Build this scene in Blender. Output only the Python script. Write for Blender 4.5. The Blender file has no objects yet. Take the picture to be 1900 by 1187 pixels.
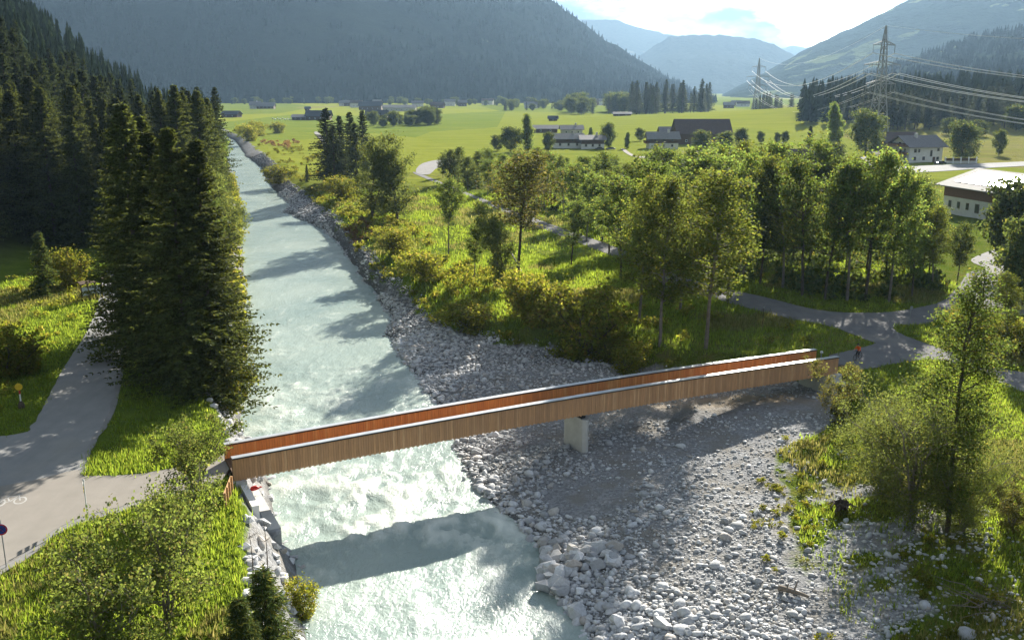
import bpy, math, random
import numpy as np
from mathutils import Vector, Matrix

random.seed(7)
RNG = np.random.default_rng(11)
scene = bpy.context.scene
COL = scene.collection

# ---------------------------------------------------------------- camera, sky, sun, exposure
FPX, HC = 1750.0, 28.0                       # focal length in photo pixels, camera height above the meadows
PITCH = math.atan(428.0 / FPX)
cam_d = bpy.data.cameras.new('camera')
cam_d.sensor_width = 36.0
cam_d.lens = 36.0 * FPX / 1900.0
cam_d.clip_start, cam_d.clip_end = 0.5, 40000.0
cam = bpy.data.objects.new('camera', cam_d)
cam.location = (0, 0, HC)
cam.rotation_euler = (math.pi / 2 - PITCH, 0, 0)
COL.objects.link(cam)
scene.camera = cam

SUN_AZ, SUN_EL = math.radians(20.5), math.radians(23.5)   # azimuth clockwise from +Y
world = bpy.data.worlds.new('World')
scene.world = world
world.use_nodes = True
wn, wl = world.node_tree.nodes, world.node_tree.links
wn.clear()
w_out = wn.new('ShaderNodeOutputWorld')
w_bg = wn.new('ShaderNodeBackground')
w_bg.inputs['Strength'].default_value = 0.065
w_sky = wn.new('ShaderNodeTexSky')
w_sky.sky_type = 'NISHITA'
w_sky.sun_disc = False
w_sky.sun_elevation = SUN_EL
w_sky.sun_rotation = SUN_AZ
w_sky.altitude = 900
w_sky.air_density, w_sky.dust_density, w_sky.ozone_density = 1.0, 0.4, 1.5
w_tc = wn.new('ShaderNodeTexCoord')
w_map = wn.new('ShaderNodeMapping')
w_map.inputs['Scale'].default_value = (1.0, 1.0, 2.6)
w_map.inputs['Location'].default_value = (0.37, 0.1, 0.0)
w_n1 = wn.new('ShaderNodeTexNoise')
w_n1.inputs['Scale'].default_value = 6.5
w_n1.inputs['Detail'].default_value = 7
w_n1.inputs['Roughness'].default_value = 0.55
w_n2 = wn.new('ShaderNodeTexNoise')
w_n2.inputs['Scale'].default_value = 12.0
w_n2.inputs['Detail'].default_value = 5
w_r1 = wn.new('ShaderNodeMapRange')
w_r1.inputs['From Min'].default_value, w_r1.inputs['From Max'].default_value = 0.36, 0.50
w_r2 = wn.new('ShaderNodeMapRange')
w_r2.inputs['From Min'].default_value, w_r2.inputs['From Max'].default_value = 0.44, 0.57
w_cc = wn.new('ShaderNodeMix')
w_cc.data_type = 'RGBA'
w_cc.inputs['A'].default_value = (0.55, 0.78, 1.1, 1)      # grey cloud undersides
w_cc.inputs['B'].default_value = (3.3, 3.45, 3.65, 1)   # lit cloud
w_mx = wn.new('ShaderNodeMix')
w_mx.data_type = 'RGBA'
wl.new(w_tc.outputs['Generated'], w_map.inputs['Vector'])
wl.new(w_map.outputs['Vector'], w_n1.inputs['Vector'])
wl.new(w_map.outputs['Vector'], w_n2.inputs['Vector'])
wl.new(w_n1.outputs['Fac'], w_r1.inputs['Value'])
wl.new(w_n2.outputs['Fac'], w_r2.inputs['Value'])
wl.new(w_r2.outputs['Result'], w_cc.inputs['Factor'])
wl.new(w_sky.outputs['Color'], w_mx.inputs['A'])
wl.new(w_cc.outputs['Result'], w_mx.inputs['B'])
wl.new(w_r1.outputs['Result'], w_mx.inputs['Factor'])
wl.new(w_mx.outputs['Result'], w_bg.inputs['Color'])
wl.new(w_bg.outputs['Background'], w_out.inputs['Surface'])

sun_d = bpy.data.lights.new('sun', 'SUN')
sun_d.energy = 5.0
sun_d.angle = math.radians(0.55)
sun_d.color = (1.0, 0.94, 0.83)
sun = bpy.data.objects.new('sun', sun_d)
to_sun = Vector((math.sin(SUN_AZ) * math.cos(SUN_EL), math.cos(SUN_AZ) * math.cos(SUN_EL), math.sin(SUN_EL)))
sun.rotation_euler = to_sun.to_track_quat('Z', 'Y').to_euler()
sun.location = (100, 300, 300)
COL.objects.link(sun)

scene.view_settings.view_transform = 'Standard'
scene.view_settings.look = 'None'
scene.view_settings.exposure = 1.8
scene.view_settings.gamma = 1.0
scene.view_settings.use_curve_mapping = False
scene.render.engine = 'CYCLES'
cy = scene.cycles
cy.max_bounces = 6
cy.diffuse_bounces = 3
cy.glossy_bounces = 2
cy.transmission_bounces = 4
cy.volume_bounces = 0
cy.transparent_max_bounces = 4
cy.use_denoising = True
cy.sample_clamp_indirect = 6.0
cy.caustics_reflective = cy.caustics_refractive = False

# ---------------------------------------------------------------- helpers
def P(px, py, z=0.0):
    """Ground position (at height z) of a place seen at that point of the 1900 x 1187 photograph."""
    u, v = (px - 950.0) / FPX, (py - 593.5) / FPX
    k = (HC - z) / (math.sin(PITCH) + v * math.cos(PITCH))
    return np.array((k * u, k * (math.cos(PITCH) - v * math.sin(PITCH))))

def Pt(px, py):
    """The same on the terrain itself."""
    z = 0.0
    for _ in range(12):
        q = P(px, py, z)
        z = 0.5 * z + 0.5 * float(terrain(np.array([q[0]]), np.array([q[1]]))[0])
    return q

def _hash(ix, iy, seed):
    h = (ix.astype(np.int64) * 374761393 + iy.astype(np.int64) * 668265263 + seed * 1442695041) & 0x7fffffff
    h = ((h ^ (h >> 13)) * 1274126177) & 0x7fffffff
    return ((h ^ (h >> 16)) & 0xffff) / 65535.0

def vnoise(x, y, seed=0):
    ix, iy = np.floor(x), np.floor(y)
    fx, fy = x - ix, y - iy
    fx, fy = fx * fx * (3 - 2 * fx), fy * fy * (3 - 2 * fy)
    a, b = _hash(ix, iy, seed), _hash(ix + 1, iy, seed)
    c, d = _hash(ix, iy + 1, seed), _hash(ix + 1, iy + 1, seed)
    return (a * (1 - fx) + b * fx) * (1 - fy) + (c * (1 - fx) + d * fx) * fy

def fbm(x, y, oct=4, seed=0, gain=0.5):
    s, a, t = 0.0, 1.0, 0.0
    for i in range(oct):
        s = s + a * (vnoise(x, y, seed + i * 17) - 0.5)
        t += a
        x, y, a = x * 2.03 + 5.1, y * 2.03 + 3.7, a * gain
    return s / t * 2

def sstep(a, b, x):
    t = np.clip((x - a) / (b - a), 0, 1)
    return t * t * (3 - 2 * t)

def mesh_np(name, verts, faces, smooth=False, attrs=None, mats=None, mat_idx=None):
    """verts (N,3); faces = list of integer arrays (M,k)."""
    me = bpy.data.meshes.new(name)
    if not isinstance(faces, (list, tuple)):
        faces = [faces]
    verts = np.ascontiguousarray(verts, dtype=np.float32)
    me.vertices.add(len(verts))
    me.vertices.foreach_set('co', verts.ravel())
    loops = np.concatenate([f.ravel() for f in faces]).astype(np.int32)
    sizes = np.concatenate([np.full(len(f), f.shape[1]) for f in faces])
    starts = np.concatenate([[0], np.cumsum(sizes)[:-1]]).astype(np.int32)
    me.loops.add(len(loops))
    me.loops.foreach_set('vertex_index', loops)
    me.polygons.add(len(sizes))
    me.polygons.foreach_set('loop_start', starts)
    if mats:
        for m in mats:
            me.materials.append(m)
    if mat_idx is not None:
        me.polygons.foreach_set('material_index', np.asarray(mat_idx, dtype=np.int32))
    me.update(calc_edges=True)
    me.validate()
    me.polygons.foreach_set('use_smooth', np.full(len(sizes), smooth, dtype=bool))
    for k, val in (attrs or {}).items():
        val = np.asarray(val, dtype=np.float32)
        if val.ndim == 2:
            at = me.attributes.new(k, 'FLOAT_COLOR', 'POINT')
            at.data.foreach_set('color', val.ravel())
        else:
            at = me.attributes.new(k, 'FLOAT', 'POINT')
            at.data.foreach_set('value', val)
    return me

def obj(name, me, parent=None, loc=None, rot=None, scale=None):
    o = bpy.data.objects.new(name, me)
    COL.objects.link(o)
    if parent is not None:
        o.parent = parent
    if loc is not None:
        o.location = loc
    if rot is not None:
        o.rotation_euler = rot
    if scale is not None:
        o.scale = scale
    return o

def tag(o, label=None, cat=None, group=None, kind=None):
    if label: o['label'] = label
    if cat: o['category'] = cat
    if group: o['group'] = group
    if kind: o['kind'] = kind
    return o

def thing(name, label, cat, loc=(0, 0, 0), rotz=0.0, group=None):
    o = obj(name, None, loc=loc, rot=(0, 0, rotz))
    o.empty_display_size = 0.3
    return tag(o, label, cat, group)

class MB:
    """Collects boxes, tubes and polygons into one mesh."""
    def __init__(s):
        s.v, s.f, s.n = [], {}, 0
    def add(s, v, f):
        v = np.asarray(v, dtype=float)
        f = np.asarray(f)
        s.v.append(v)
        s.f.setdefault(f.shape[1], []).append(f + s.n)
        s.n += len(v)
        return s
    def box(s, c, size, rz=0.0, M=None):
        c, h = np.asarray(c, float), np.asarray(size, float) / 2
        v = np.array([(x, y, z) for x in (-1, 1) for y in (-1, 1) for z in (-1, 1)], float) * h
        if rz:
            ca, sa = math.cos(rz), math.sin(rz)
            v = np.stack([v[:, 0] * ca - v[:, 1] * sa, v[:, 0] * sa + v[:, 1] * ca, v[:, 2]], 1)
        if M is not None:
            v = v @ np.asarray(M).T
        return s.add(v + c, [(0, 1, 3, 2), (4, 6, 7, 5), (0, 4, 5, 1), (2, 3, 7, 6), (0, 2, 6, 4), (1, 5, 7, 3)])
    def bar(s, a, b, w, h=None):
        a, b = np.asarray(a, float), np.asarray(b, float)
        h = h or w
        d = b - a
        L = np.linalg.norm(d)
        d = d / L
        up = np.array((0, 0, 1.0)) if abs(d[2]) < 0.95 else np.array((1.0, 0, 0))
        x = np.cross(d, up); x /= np.linalg.norm(x)
        y = np.cross(x, d)
        v = [p + x * sx * w / 2 + y * sy * h / 2 for p in (a, b) for sx, sy in ((-1, -1), (1, -1), (1, 1), (-1, 1))]
        return s.add(v, [(0, 1, 2, 3), (7, 6, 5, 4), (0, 4, 5, 1), (1, 5, 6, 2), (2, 6, 7, 3), (3, 7, 4, 0)])
    def tube(s, pts, rad, sides=6, cap=True):
        v, f = tube(pts, rad, sides)
        s.add(v, f)
        return s
    def poly(s, v):
        v = np.asarray(v, float)
        return s.add(v, [tuple(range(len(v)))])
    def prism(s, outline, z0, z1):
        """outline: (n,2) anticlockwise; closed prism."""
        n = len(outline)
        o = np.asarray(outline, float)
        v = np.concatenate([np.c_[o, np.full(n, z0)], np.c_[o, np.full(n, z1)]])
        s.add(v, [(i, (i + 1) % n, (i + 1) % n + n, i + n) for i in range(n)])
        s.add(v, [tuple(range(n, 2 * n))])
        s.add(v, [tuple(range(n - 1, -1, -1))])
        return s
    def mesh(s, name, mat=None, smooth=False):
        fs = [np.concatenate(x) for x in s.f.values()]
        return mesh_np(name, np.concatenate(s.v), fs, smooth, mats=[mat] if mat else None)
    def build(s, name, mat, parent=None, smooth=False, **kw):
        return obj(name, s.mesh(name, mat, smooth), parent, **kw)

def tube(pts, rad, sides=6):
    pts = np.asarray(pts, float)
    n = len(pts)
    rad = np.broadcast_to(np.asarray(rad, float), (n,))
    d = np.gradient(pts, axis=0)
    d /= np.linalg.norm(d, axis=1)[:, None] + 1e-9
    ref = np.array((0.0, 1.0, 0.0)) if abs(d[0][2]) > 0.7 else np.array((0.0, 0.0, 1.0))
    x = np.cross(d, ref); x /= np.linalg.norm(x, axis=1)[:, None] + 1e-9
    y = np.cross(d, x)
    a = np.arange(sides) / sides * 2 * np.pi
    v = pts[:, None, :] + rad[:, None, None] * (np.cos(a)[None, :, None] * x[:, None, :] + np.sin(a)[None, :, None] * y[:, None, :])
    i = np.arange(n - 1)[:, None] * sides
    j = np.arange(sides)[None, :]
    k = (j + 1) % sides
    f = np.stack([i + j, i + k, i + sides + k, i + sides + j], -1).reshape(-1, 4)
    return v.reshape(-1, 3), f

def in_poly(x, y, poly):
    poly = np.asarray(poly, float)
    r = np.zeros(np.shape(x), bool)
    j = len(poly) - 1
    for i in range(len(poly)):
        xi, yi = poly[i]; xj, yj = poly[j]
        c = ((yi > y) != (yj > y)) & (x < (xj - xi) * (y - yi) / (yj - yi + 1e-12) + xi)
        r ^= c
        j = i
    return r

def smooth_line(pts, n=8, closed=False):
    pts = np.asarray(pts, float)
    m = len(pts)
    out = []
    for i in range(m if closed else m - 1):
        if closed:
            a, b, c, d = pts[(i - 1) % m], pts[i], pts[(i + 1) % m], pts[(i + 2) % m]
        else:
            a, b, c, d = pts[max(i - 1, 0)], pts[i], pts[i + 1], pts[min(i + 2, m - 1)]
        for t in np.arange(n) / n:
            out.append(0.5 * (2 * b + (c - a) * t + (2 * a - 5 * b + 4 * c - d) * t * t + (3 * b - a - 3 * c + d) * t ** 3))
    if not closed:
        out.append(pts[-1])
    return np.array(out)

# ---------------------------------------------------------------- materials
def new_mat(name):
    m = bpy.data.materials.new(name)
    m.use_nodes = True
    nt = m.node_tree
    nt.nodes.clear()
    out = nt.nodes.new('ShaderNodeOutputMaterial')
    b = nt.nodes.new('ShaderNodeBsdfPrincipled')
    nt.links.new(b.outputs[0], out.inputs['Surface'])
    return m, nt, b, out

class NT:
    """Short-hand for node trees."""
    def __init__(s, nt): s.nt = nt
    def node(s, t, **kw):
        n = s.nt.nodes.new(t)
        for k, v in kw.items():
            setattr(n, k, v)
        return n
    def link(s, a, b): s.nt.links.new(a, b)
    def noise(s, scale, detail=3, rough=0.5, vec=None, dist=0.0):
        n = s.node('ShaderNodeTexNoise')
        n.inputs['Scale'].default_value = scale
        n.inputs['Detail'].default_value = detail
        n.inputs['Roughness'].default_value = rough
        n.inputs['Distortion'].default_value = dist
        if vec is not None: s.link(vec, n.inputs['Vector'])
        return n.outputs['Fac']
    def vor(s, scale, vec=None, out='Distance', feature='F1'):
        n = s.node('ShaderNodeTexVoronoi', feature=feature)
        n.inputs['Scale'].default_value = scale
        if vec is not None: s.link(vec, n.inputs['Vector'])
        return n.outputs[out]
    def pos(s): return s.node('ShaderNodeNewGeometry').outputs['Position']
    def objc(s): return s.node('ShaderNodeTexCoord').outputs['Object']
    def scaled(s, vec, sc):
        n = s.node('ShaderNodeMapping')
        n.inputs['Scale'].default_value = sc
        s.link(vec, n.inputs['Vector'])
        return n.outputs[0]
    def rng(s, v, a, b, c=0.0, d=1.0):
        n = s.node('ShaderNodeMapRange')
        for k, q in zip(('From Min', 'From Max', 'To Min', 'To Max'), (a, b, c, d)):
            n.inputs[k].default_value = q
        s.link(v, n.inputs['Value'])
        return n.outputs[0]
    def math(s, op, a, b=None):
        n = s.node('ShaderNodeMath', operation=op)
        for i, q in enumerate((a, b)):
            if q is None: continue
            if isinstance(q, (int, float)): n.inputs[i].default_value = q
            else: s.link(q, n.inputs[i])
        return n.outputs[0]
    def mix(s, f, a, b, blend='MIX'):
        n = s.node('ShaderNodeMix', data_type='RGBA', blend_type=blend)
        for k, q in (('Factor', f), ('A', a), ('B', b)):
            i = [x for x in n.inputs if x.name == k and (x.type == ('VALUE' if k == 'Factor' else 'RGBA'))][0]
            if isinstance(q, (int, float)): i.default_value = q
            elif isinstance(q, tuple): i.default_value = (*q[:3], 1)
            else: s.link(q, i)
        return [x for x in n.outputs if x.type == 'RGBA'][0]
    def attr(s, name, out='Fac'):
        n = s.node('ShaderNodeAttribute')
        n.attribute_name = name
        return n.outputs[out]
    def bump(s, h, strength, dist, bsdf):
        n = s.node('ShaderNodeBump')
        n.inputs['Strength'].default_value = strength
        n.inputs['Distance'].default_value = dist
        s.link(h, n.inputs['Height'])
        s.link(n.outputs[0], bsdf.inputs['Normal'])

def simple(name, c, rough=0.7, c2=None, nscale=6.0, metal=0.0, bump=0.0, spec=0.3, coords='obj', rand=0.0):
    m, nt, b, out = new_mat(name)
    N = NT(nt)
    b.inputs['Roughness'].default_value = rough
    b.inputs['Metallic'].default_value = metal
    b.inputs['Specular IOR Level'].default_value = spec
    v = N.objc() if coords == 'obj' else N.pos()
    n = N.noise(nscale, 4, 0.6, v)
    col = N.mix(N.rng(n, 0.3, 0.7), tuple(c), tuple(c2 or [x * 0.75 for x in c]))
    if rand:
        r = N.node('ShaderNodeObjectInfo').outputs['Random']
        g = N.rng(r, 0, 1, 1 - rand, 1 + rand)
        cmb = N.node('ShaderNodeCombineColor')
        for i in range(3): N.link(g, cmb.inputs[i])
        col = N.mix(1.0, col, cmb.outputs[0], 'MULTIPLY')
    N.link(col, b.inputs['Base Color'])
    if bump:
        N.bump(n, bump, 0.05, b)
    return m

def leaf_mat(name, c, ct, transl=0.4, vary=0.45, yellow=(0.16, 0.13, 0.02), yamt=0.15, orand=0.25, spec=0.03):
    m, nt, b, out = new_mat(name)
    N = NT(nt)
    r = N.node('ShaderNodeNewGeometry').outputs['Random Per Island']
    ro = N.node('ShaderNodeObjectInfo').outputs['Random']
    val = N.math('MULTIPLY', N.rng(r, 0, 1, 1 - vary, 1 + vary), N.rng(ro, 0, 1, 1 - orand, 1 + orand))
    cmb = N.node('ShaderNodeCombineColor')
    for i in range(3): N.link(val, cmb.inputs[i])
    r2 = N.math('FRACT', N.math('MULTIPLY', r, 7.31))
    yf = N.rng(r2, 1 - 2 * yamt, 1.0, 0.0, 0.8)
    base = N.mix(yf, c, yellow)
    base = N.mix(1.0, base, cmb.outputs[0], 'MULTIPLY')
    tb = N.mix(yf, ct, tuple(min(1, x * 2.2) for x in yellow))
    tb = N.mix(1.0, tb, cmb.outputs[0], 'MULTIPLY')
    N.link(base, b.inputs['Base Color'])
    b.inputs['Roughness'].default_value = 0.7
    b.inputs['Specular IOR Level'].default_value = spec
    t = N.node('ShaderNodeBsdfTranslucent')
    N.link(tb, t.inputs['Color'])
    mx = N.node('ShaderNodeMixShader')
    mx.inputs[0].default_value = transl
    N.link(b.outputs[0], mx.inputs[1])
    N.link(t.outputs[0], mx.inputs[2])
    N.link(mx.outputs[0], out.inputs['Surface'])
    return m

M = {}
M['bark'] = simple('bark', (0.10, 0.075, 0.055), 0.9, (0.05, 0.04, 0.03), 3.0)
M['bark_pale'] = simple('bark_pale', (0.22, 0.19, 0.16), 0.9, (0.10, 0.085, 0.07), 2.0)
M['deadwood'] = simple('deadwood', (0.24, 0.2, 0.16), 0.9, (0.12, 0.1, 0.08), 4.0)
M['spruce'] = leaf_mat('spruce_needles', (0.05, 0.066, 0.02), (0.12, 0.14, 0.025), 0.34, 0.5, (0.06, 0.055, 0.015), 0.12)
M['spruce_dark'] = leaf_mat('spruce_needles_dark', (0.034, 0.048, 0.018), (0.07, 0.088, 0.02), 0.27, 0.45, (0.035, 0.035, 0.012), 0.08)
M['larch'] = leaf_mat('larch_needles', (0.055, 0.085, 0.025), (0.12, 0.16, 0.035), 0.35)
M['alder'] = leaf_mat('alder_leaves', (0.07, 0.108, 0.028), (0.2, 0.275, 0.045), 0.5)
M['birch'] = leaf_mat('birch_leaves', (0.072, 0.102, 0.024), (0.22, 0.265, 0.036), 0.47, yamt=0.16)
M['willow'] = leaf_mat('willow_leaves', (0.098, 0.125, 0.04), (0.21, 0.245, 0.05), 0.48, vary=0.35, yamt=0.06)
M['rowan'] = leaf_mat('rowan_leaves', (0.075, 0.105, 0.032), (0.21, 0.26, 0.045), 0.5, yellow=(0.12, 0.09, 0.03))
M['brown_leaf'] = leaf_mat('brownish_leaves', (0.082, 0.09, 0.028), (0.2, 0.2, 0.035), 0.45, yellow=(0.13, 0.09, 0.03), yamt=0.22)
M['copper'] = leaf_mat('copper_leaves', (0.05, 0.025, 0.025), (0.09, 0.03, 0.03), 0.3, yellow=(0.06, 0.03, 0.02))
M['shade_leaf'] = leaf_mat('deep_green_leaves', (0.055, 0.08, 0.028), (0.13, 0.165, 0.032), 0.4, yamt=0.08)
M['scrub'] = leaf_mat('scrub_leaves', (0.09, 0.115, 0.02), (0.28, 0.3, 0.025), 0.47, yellow=(0.2, 0.14, 0.03), yamt=0.22)
M['rust'] = leaf_mat('rust_leaves', (0.15, 0.085, 0.035), (0.26, 0.14, 0.045), 0.4, yellow=(0.2, 0.14, 0.05), yamt=0.3)
M['grass'] = leaf_mat('grass_blades', (0.095, 0.145, 0.02), (0.29, 0.385, 0.035), 0.5, 0.4, (0.2, 0.19, 0.03), 0.15)
M['dry_grass'] = leaf_mat('dry_grass_blades', (0.145, 0.15, 0.045), (0.3, 0.31, 0.06), 0.45, 0.35, (0.24, 0.19, 0.07), 0.25)
M['concrete'] = simple('concrete', (0.56, 0.55, 0.52), 0.85, (0.46, 0.45, 0.42), 1.2, bump=0.15)
M['metal_cap'] = simple('zinc_sheet', (0.5, 0.52, 0.54), 0.42, (0.36, 0.38, 0.40), 0.8, metal=0.35, spec=0.5)
M['steel'] = simple('galvanised_steel', (0.27, 0.28, 0.29), 0.75, (0.22, 0.225, 0.23), 3.0, metal=0.1)
M['black'] = simple('black_plastic', (0.02, 0.02, 0.022), 0.6)
M['white'] = simple('white_paint', (0.78, 0.78, 0.75), 0.7, (0.68, 0.68, 0.65), 2.0)
M['plaster'] = simple('white_plaster', (0.72, 0.71, 0.67), 0.85, (0.6, 0.59, 0.55), 0.8)
M['wood_dark'] = simple('dark_timber', (0.12, 0.075, 0.045), 0.85, (0.075, 0.048, 0.03), 5.0)
M['wood_red'] = simple('reddish_timber', (0.23, 0.12, 0.075), 0.85, (0.15, 0.08, 0.05), 5.0)
M['wood_new'] = simple('new_larch_timber', (0.55, 0.32, 0.15), 0.7, (0.42, 0.23, 0.1), 7.0)
M['roof_grey'] = simple('grey_roof_tiles', (0.2, 0.19, 0.19), 0.7, (0.14, 0.135, 0.135), 1.5)
M['roof_light'] = simple('light_sheet_roof', (0.24, 0.235, 0.225), 0.8, (0.19, 0.188, 0.18), 1.0, spec=0.08)
M['roof_brown'] = simple('brown_roof_tiles', (0.1, 0.07, 0.06), 0.8, (0.07, 0.05, 0.045), 1.5)
M['roof_dark'] = simple('dark_roof_sheet', (0.05, 0.055, 0.065), 0.7, (0.035, 0.04, 0.05), 1.0)
M['glass'] = simple('window_glass', (0.03, 0.04, 0.045), 0.12, spec=0.6)
M['solar'] = simple('solar_glass', (0.03, 0.035, 0.05), 0.22, spec=0.5)
M['cable'] = simple('glinting_aluminium_cable', (0.75, 0.74, 0.72), 0.6, (0.7, 0.69, 0.67), spec=0.3)  # near-white colour paints the sun glint onto the cables
M['bale'] = simple('white_bale_film', (0.75, 0.78, 0.76), 0.45)
M['asphalt_tyre'] = simple('rubber', (0.025, 0.025, 0.025), 0.8)
M['orange'] = simple('orange_jersey', (0.85, 0.13, 0.02), 0.7, (0.75, 0.1, 0.015), 9)
M['dark_cloth'] = simple('dark_cloth', (0.03, 0.032, 0.04), 0.8)
M['skin'] = simple('skin', (0.5, 0.3, 0.2), 0.6)
M['red'] = simple('red_paint', (0.55, 0.03, 0.025), 0.5)
M['blue'] = simple('blue_paint', (0.02, 0.06, 0.32), 0.5)
M['yellow'] = simple('yellow_paint', (0.7, 0.48, 0.03), 0.5)
M['panel_print'] = simple('printed_panel', (0.55, 0.58, 0.6), 0.5, (0.25, 0.33, 0.42), 3.0)
M['road_paint'] = simple('road_paint', (0.46, 0.455, 0.44), 0.8, (0.29, 0.275, 0.25), 5.0)
# ---------------------------------------------------------------- terrain
_XR = np.array([(-80, 16), (30, 9), (50.6, 5.2), (54, 3.4), (56.7, 2.5), (60.4, 2.3), (63.7, 1.4), (69.2, -1.3), (76.9, -4.0), (86.2, -6.3), (95.9, -8.6), (107.8, -12.1),
                (122.8, -16.7), (131.9, -17.4), (148.1, -21.6), (168.6, -27.9), (191.9, -34.4), (218, -43.9), (249.8, -60.5), (262, -61), (275, -66), (332.5, -86), (388, -102),
                (448, -125), (573, -165), (800, -255), (1000, -380), (1400, -700), (12000, -9000)])
_XL = np.array([(-80, -3), (30, -6), (50.6, -12.7), (56, -14.4), (59.3, -15.1), (67.3, -18.8), (73.4, -20.5), (86.2, -26.1), (95.9, -29.1), (117.4, -34.5), (263.7, -76), (306, -89),
                (416, -124), (573, -177), (800, -272), (1000, -400), (1400, -720), (12000, -9020)])
_VEG = np.array([(-80, 30), (30, 19), (48, 18.9), (60.7, 18.9), (68, 21.8), (75.7, 22.6), (83.6, 30.9), (93, 33.0), (96, 31), (101, 13), (107, 10.2), (112, -2), (122.8, -10.5), (135.7, -13.2),
                 (151.5, -19.8), (177, -27.6), (196.5, -33), (225.4, -42), (263.7, -55), (290, -66), (397, -100), (463, -122), (573, -160), (800, -248), (1000, -372), (1400, -690), (12000, -8980)])
_TRW = np.array([(-80, 14), (70, 15), (80, 9), (90, 3.0), (96, 3.0), (101, 5), (130, 5), (300, 5), (1000, 6)])
_XH = np.array([(-80, -64), (70, -64), (110, -70), (143, -80), (190, -88), (260, -106), (400, -142), (528, -178), (573, -192), (800, -300), (1000, -425), (1400, -760), (12000, -9100)])

def xr_(y): return np.interp(y, _XR[:, 0], _XR[:, 1]) + 0.9 * fbm(y * 0.22, y * 0 + 3.3, 3, 5)
def xl_(y): return np.interp(y, _XL[:, 0], _XL[:, 1]) + 0.5 * fbm(y * 0.3, y * 0 + 9.3, 3, 6)
def veg_(y): return np.interp(y, _VEG[:, 0], _VEG[:, 1]) - 1.3 * np.clip((np.asarray(y) - 118) / 12, 0, 1)
def trw_(y): return np.interp(y, _TRW[:, 0], _TRW[:, 1])
def xh_(y): return np.interp(y, _XH[:, 0], _XH[:, 1])
def zw_(y): return -4.8 + 2.6 * np.clip((y - 80) / 450, 0, 1)
for _a in (_XR, _XL):          # shore lines were surveyed for a water level 0.6 m higher near the bridge
    _k = (28 - zw_(_a[:, 0])) / (32.2 - 2.0 * np.clip((_a[:, 0] - 80) / 450, 0, 1))
    _a *= _k[:, None]

def hill_z(x, y):
    d = np.maximum(0, xh_(y) - x)
    d = np.minimum(d, 420 + 0 * d)
    z = 0.74 * d * d / (d + 16)
    # gentle rolling of the right-hand fields towards the wooded knoll
    k = np.exp(-(((x - 430) / 260) ** 2 + ((y - 820) / 210) ** 2))
    return z + 20 * k + 5.0 * sstep(1000, 2600, y)

def terrain(x, y):
    x, y = np.asarray(x, float), np.asarray(y, float)
    xr, xl, vg, zw = xr_(y), xl_(y), veg_(y), zw_(y)
    vg = np.maximum(vg, xr + 1.2)
    tr = vg + trw_(y)
    z = np.zeros_like(x)
    t1 = np.clip((x - xr) / (vg - xr), 0, 1)
    t2 = sstep(0, 1, (x - vg) / (tr - vg))
    zb = zw + 0.05 + 2.4 * t1 ** 0.78 + 0.75 * np.exp(-(((x - 21) / 8) ** 2 + ((y - 86) / 6.5) ** 2))
    zr = zb * (1 - t2)
    tl = xl - 3.6
    t3 = np.clip((x - tl) / (xl - tl), 0, 1)
    zl = zw * t3 ** 1.3
    mid = (x > xl) & (x < xr)
    z = np.where(x >= xr, zr, np.where(mid, 0, zl))
    depth = np.minimum(x - xl, xr - x)
    z = np.where(mid, zw - np.clip(depth * 0.5, 0.0, 0.9), z)
    bar = (x > xr) & (x < vg + 3)
    n = fbm(x * 0.16, y * 0.16, 4, 21)
    z = z + np.where(bar, 0.30 * n * sstep(0, 3, x - xr), 0)
    off = 1 - road_soft(x, y)
    z = z + np.where(~bar & ~mid & (x > tr), 0.35 * off * n * sstep(0, 6, x - tr), 0) + np.where(x < tl, 0.25 * off * n * sstep(0, 6, tl - x), 0)
    z = z + hill_z(x, y) * np.where(y < 3000, 1, 1)
    hx = np.maximum(0, xh_(y) - x)
    return z + np.where(hx > 20, 3.0 * fbm(x * 0.03, y * 0.03, 3, 31) * np.clip((hx - 20) / 30, 0, 1), 0)

# roads: outlines in world metres (read off the photograph, on the flat ground)
def W(*pp): return np.array([P(a, b) for a, b in pp])
ROAD_LEFT = smooth_line(np.concatenate([W((197, 500), (183, 562), (163, 612), (120, 680), (85, 745), (60, 789), (30, 806)), [(-48, 73.0), (-58, 72.0)],
                                        [(-58, 60.5), (-46, 58.5), (-38, 60)], W((140, 886), (160, 832), (203, 762), (219, 680), (234, 610), (238, 560), (240, 500))]), 6, True)
ROAD_BRIDGE = smooth_line(np.concatenate([W((440, 838), (350, 862), (270, 878), (190, 884), (150, 882), (142, 872), (60, 892)), [(-39.5, 62.4), (-46, 58.6), (-46, 48.5), (-34.5, 48.0)],
                                          W((20, 1042), (100, 984), (160, 958), (215, 943), (262, 930), (350, 908)), [(-21.6, 63.9)]]), 6, True)
SHOULDER = smooth_line(np.concatenate([[(-47, 47), (-33.2, 47.0)], W((40, 1044), (108, 992), (170, 966), (265, 938), (355, 914)), [(-21.4, 63.2)], W((300, 900), (120, 940), (40, 980)), [(-38, 52)]]), 5, True)
VERGE_L = smooth_line(W((244, 560), (240, 612), (228, 690), (212, 765), (170, 836), (155, 884), (146, 884), (150, 836), (190, 765), (205, 690), (222, 612), (228, 560)), 5, True)
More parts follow.
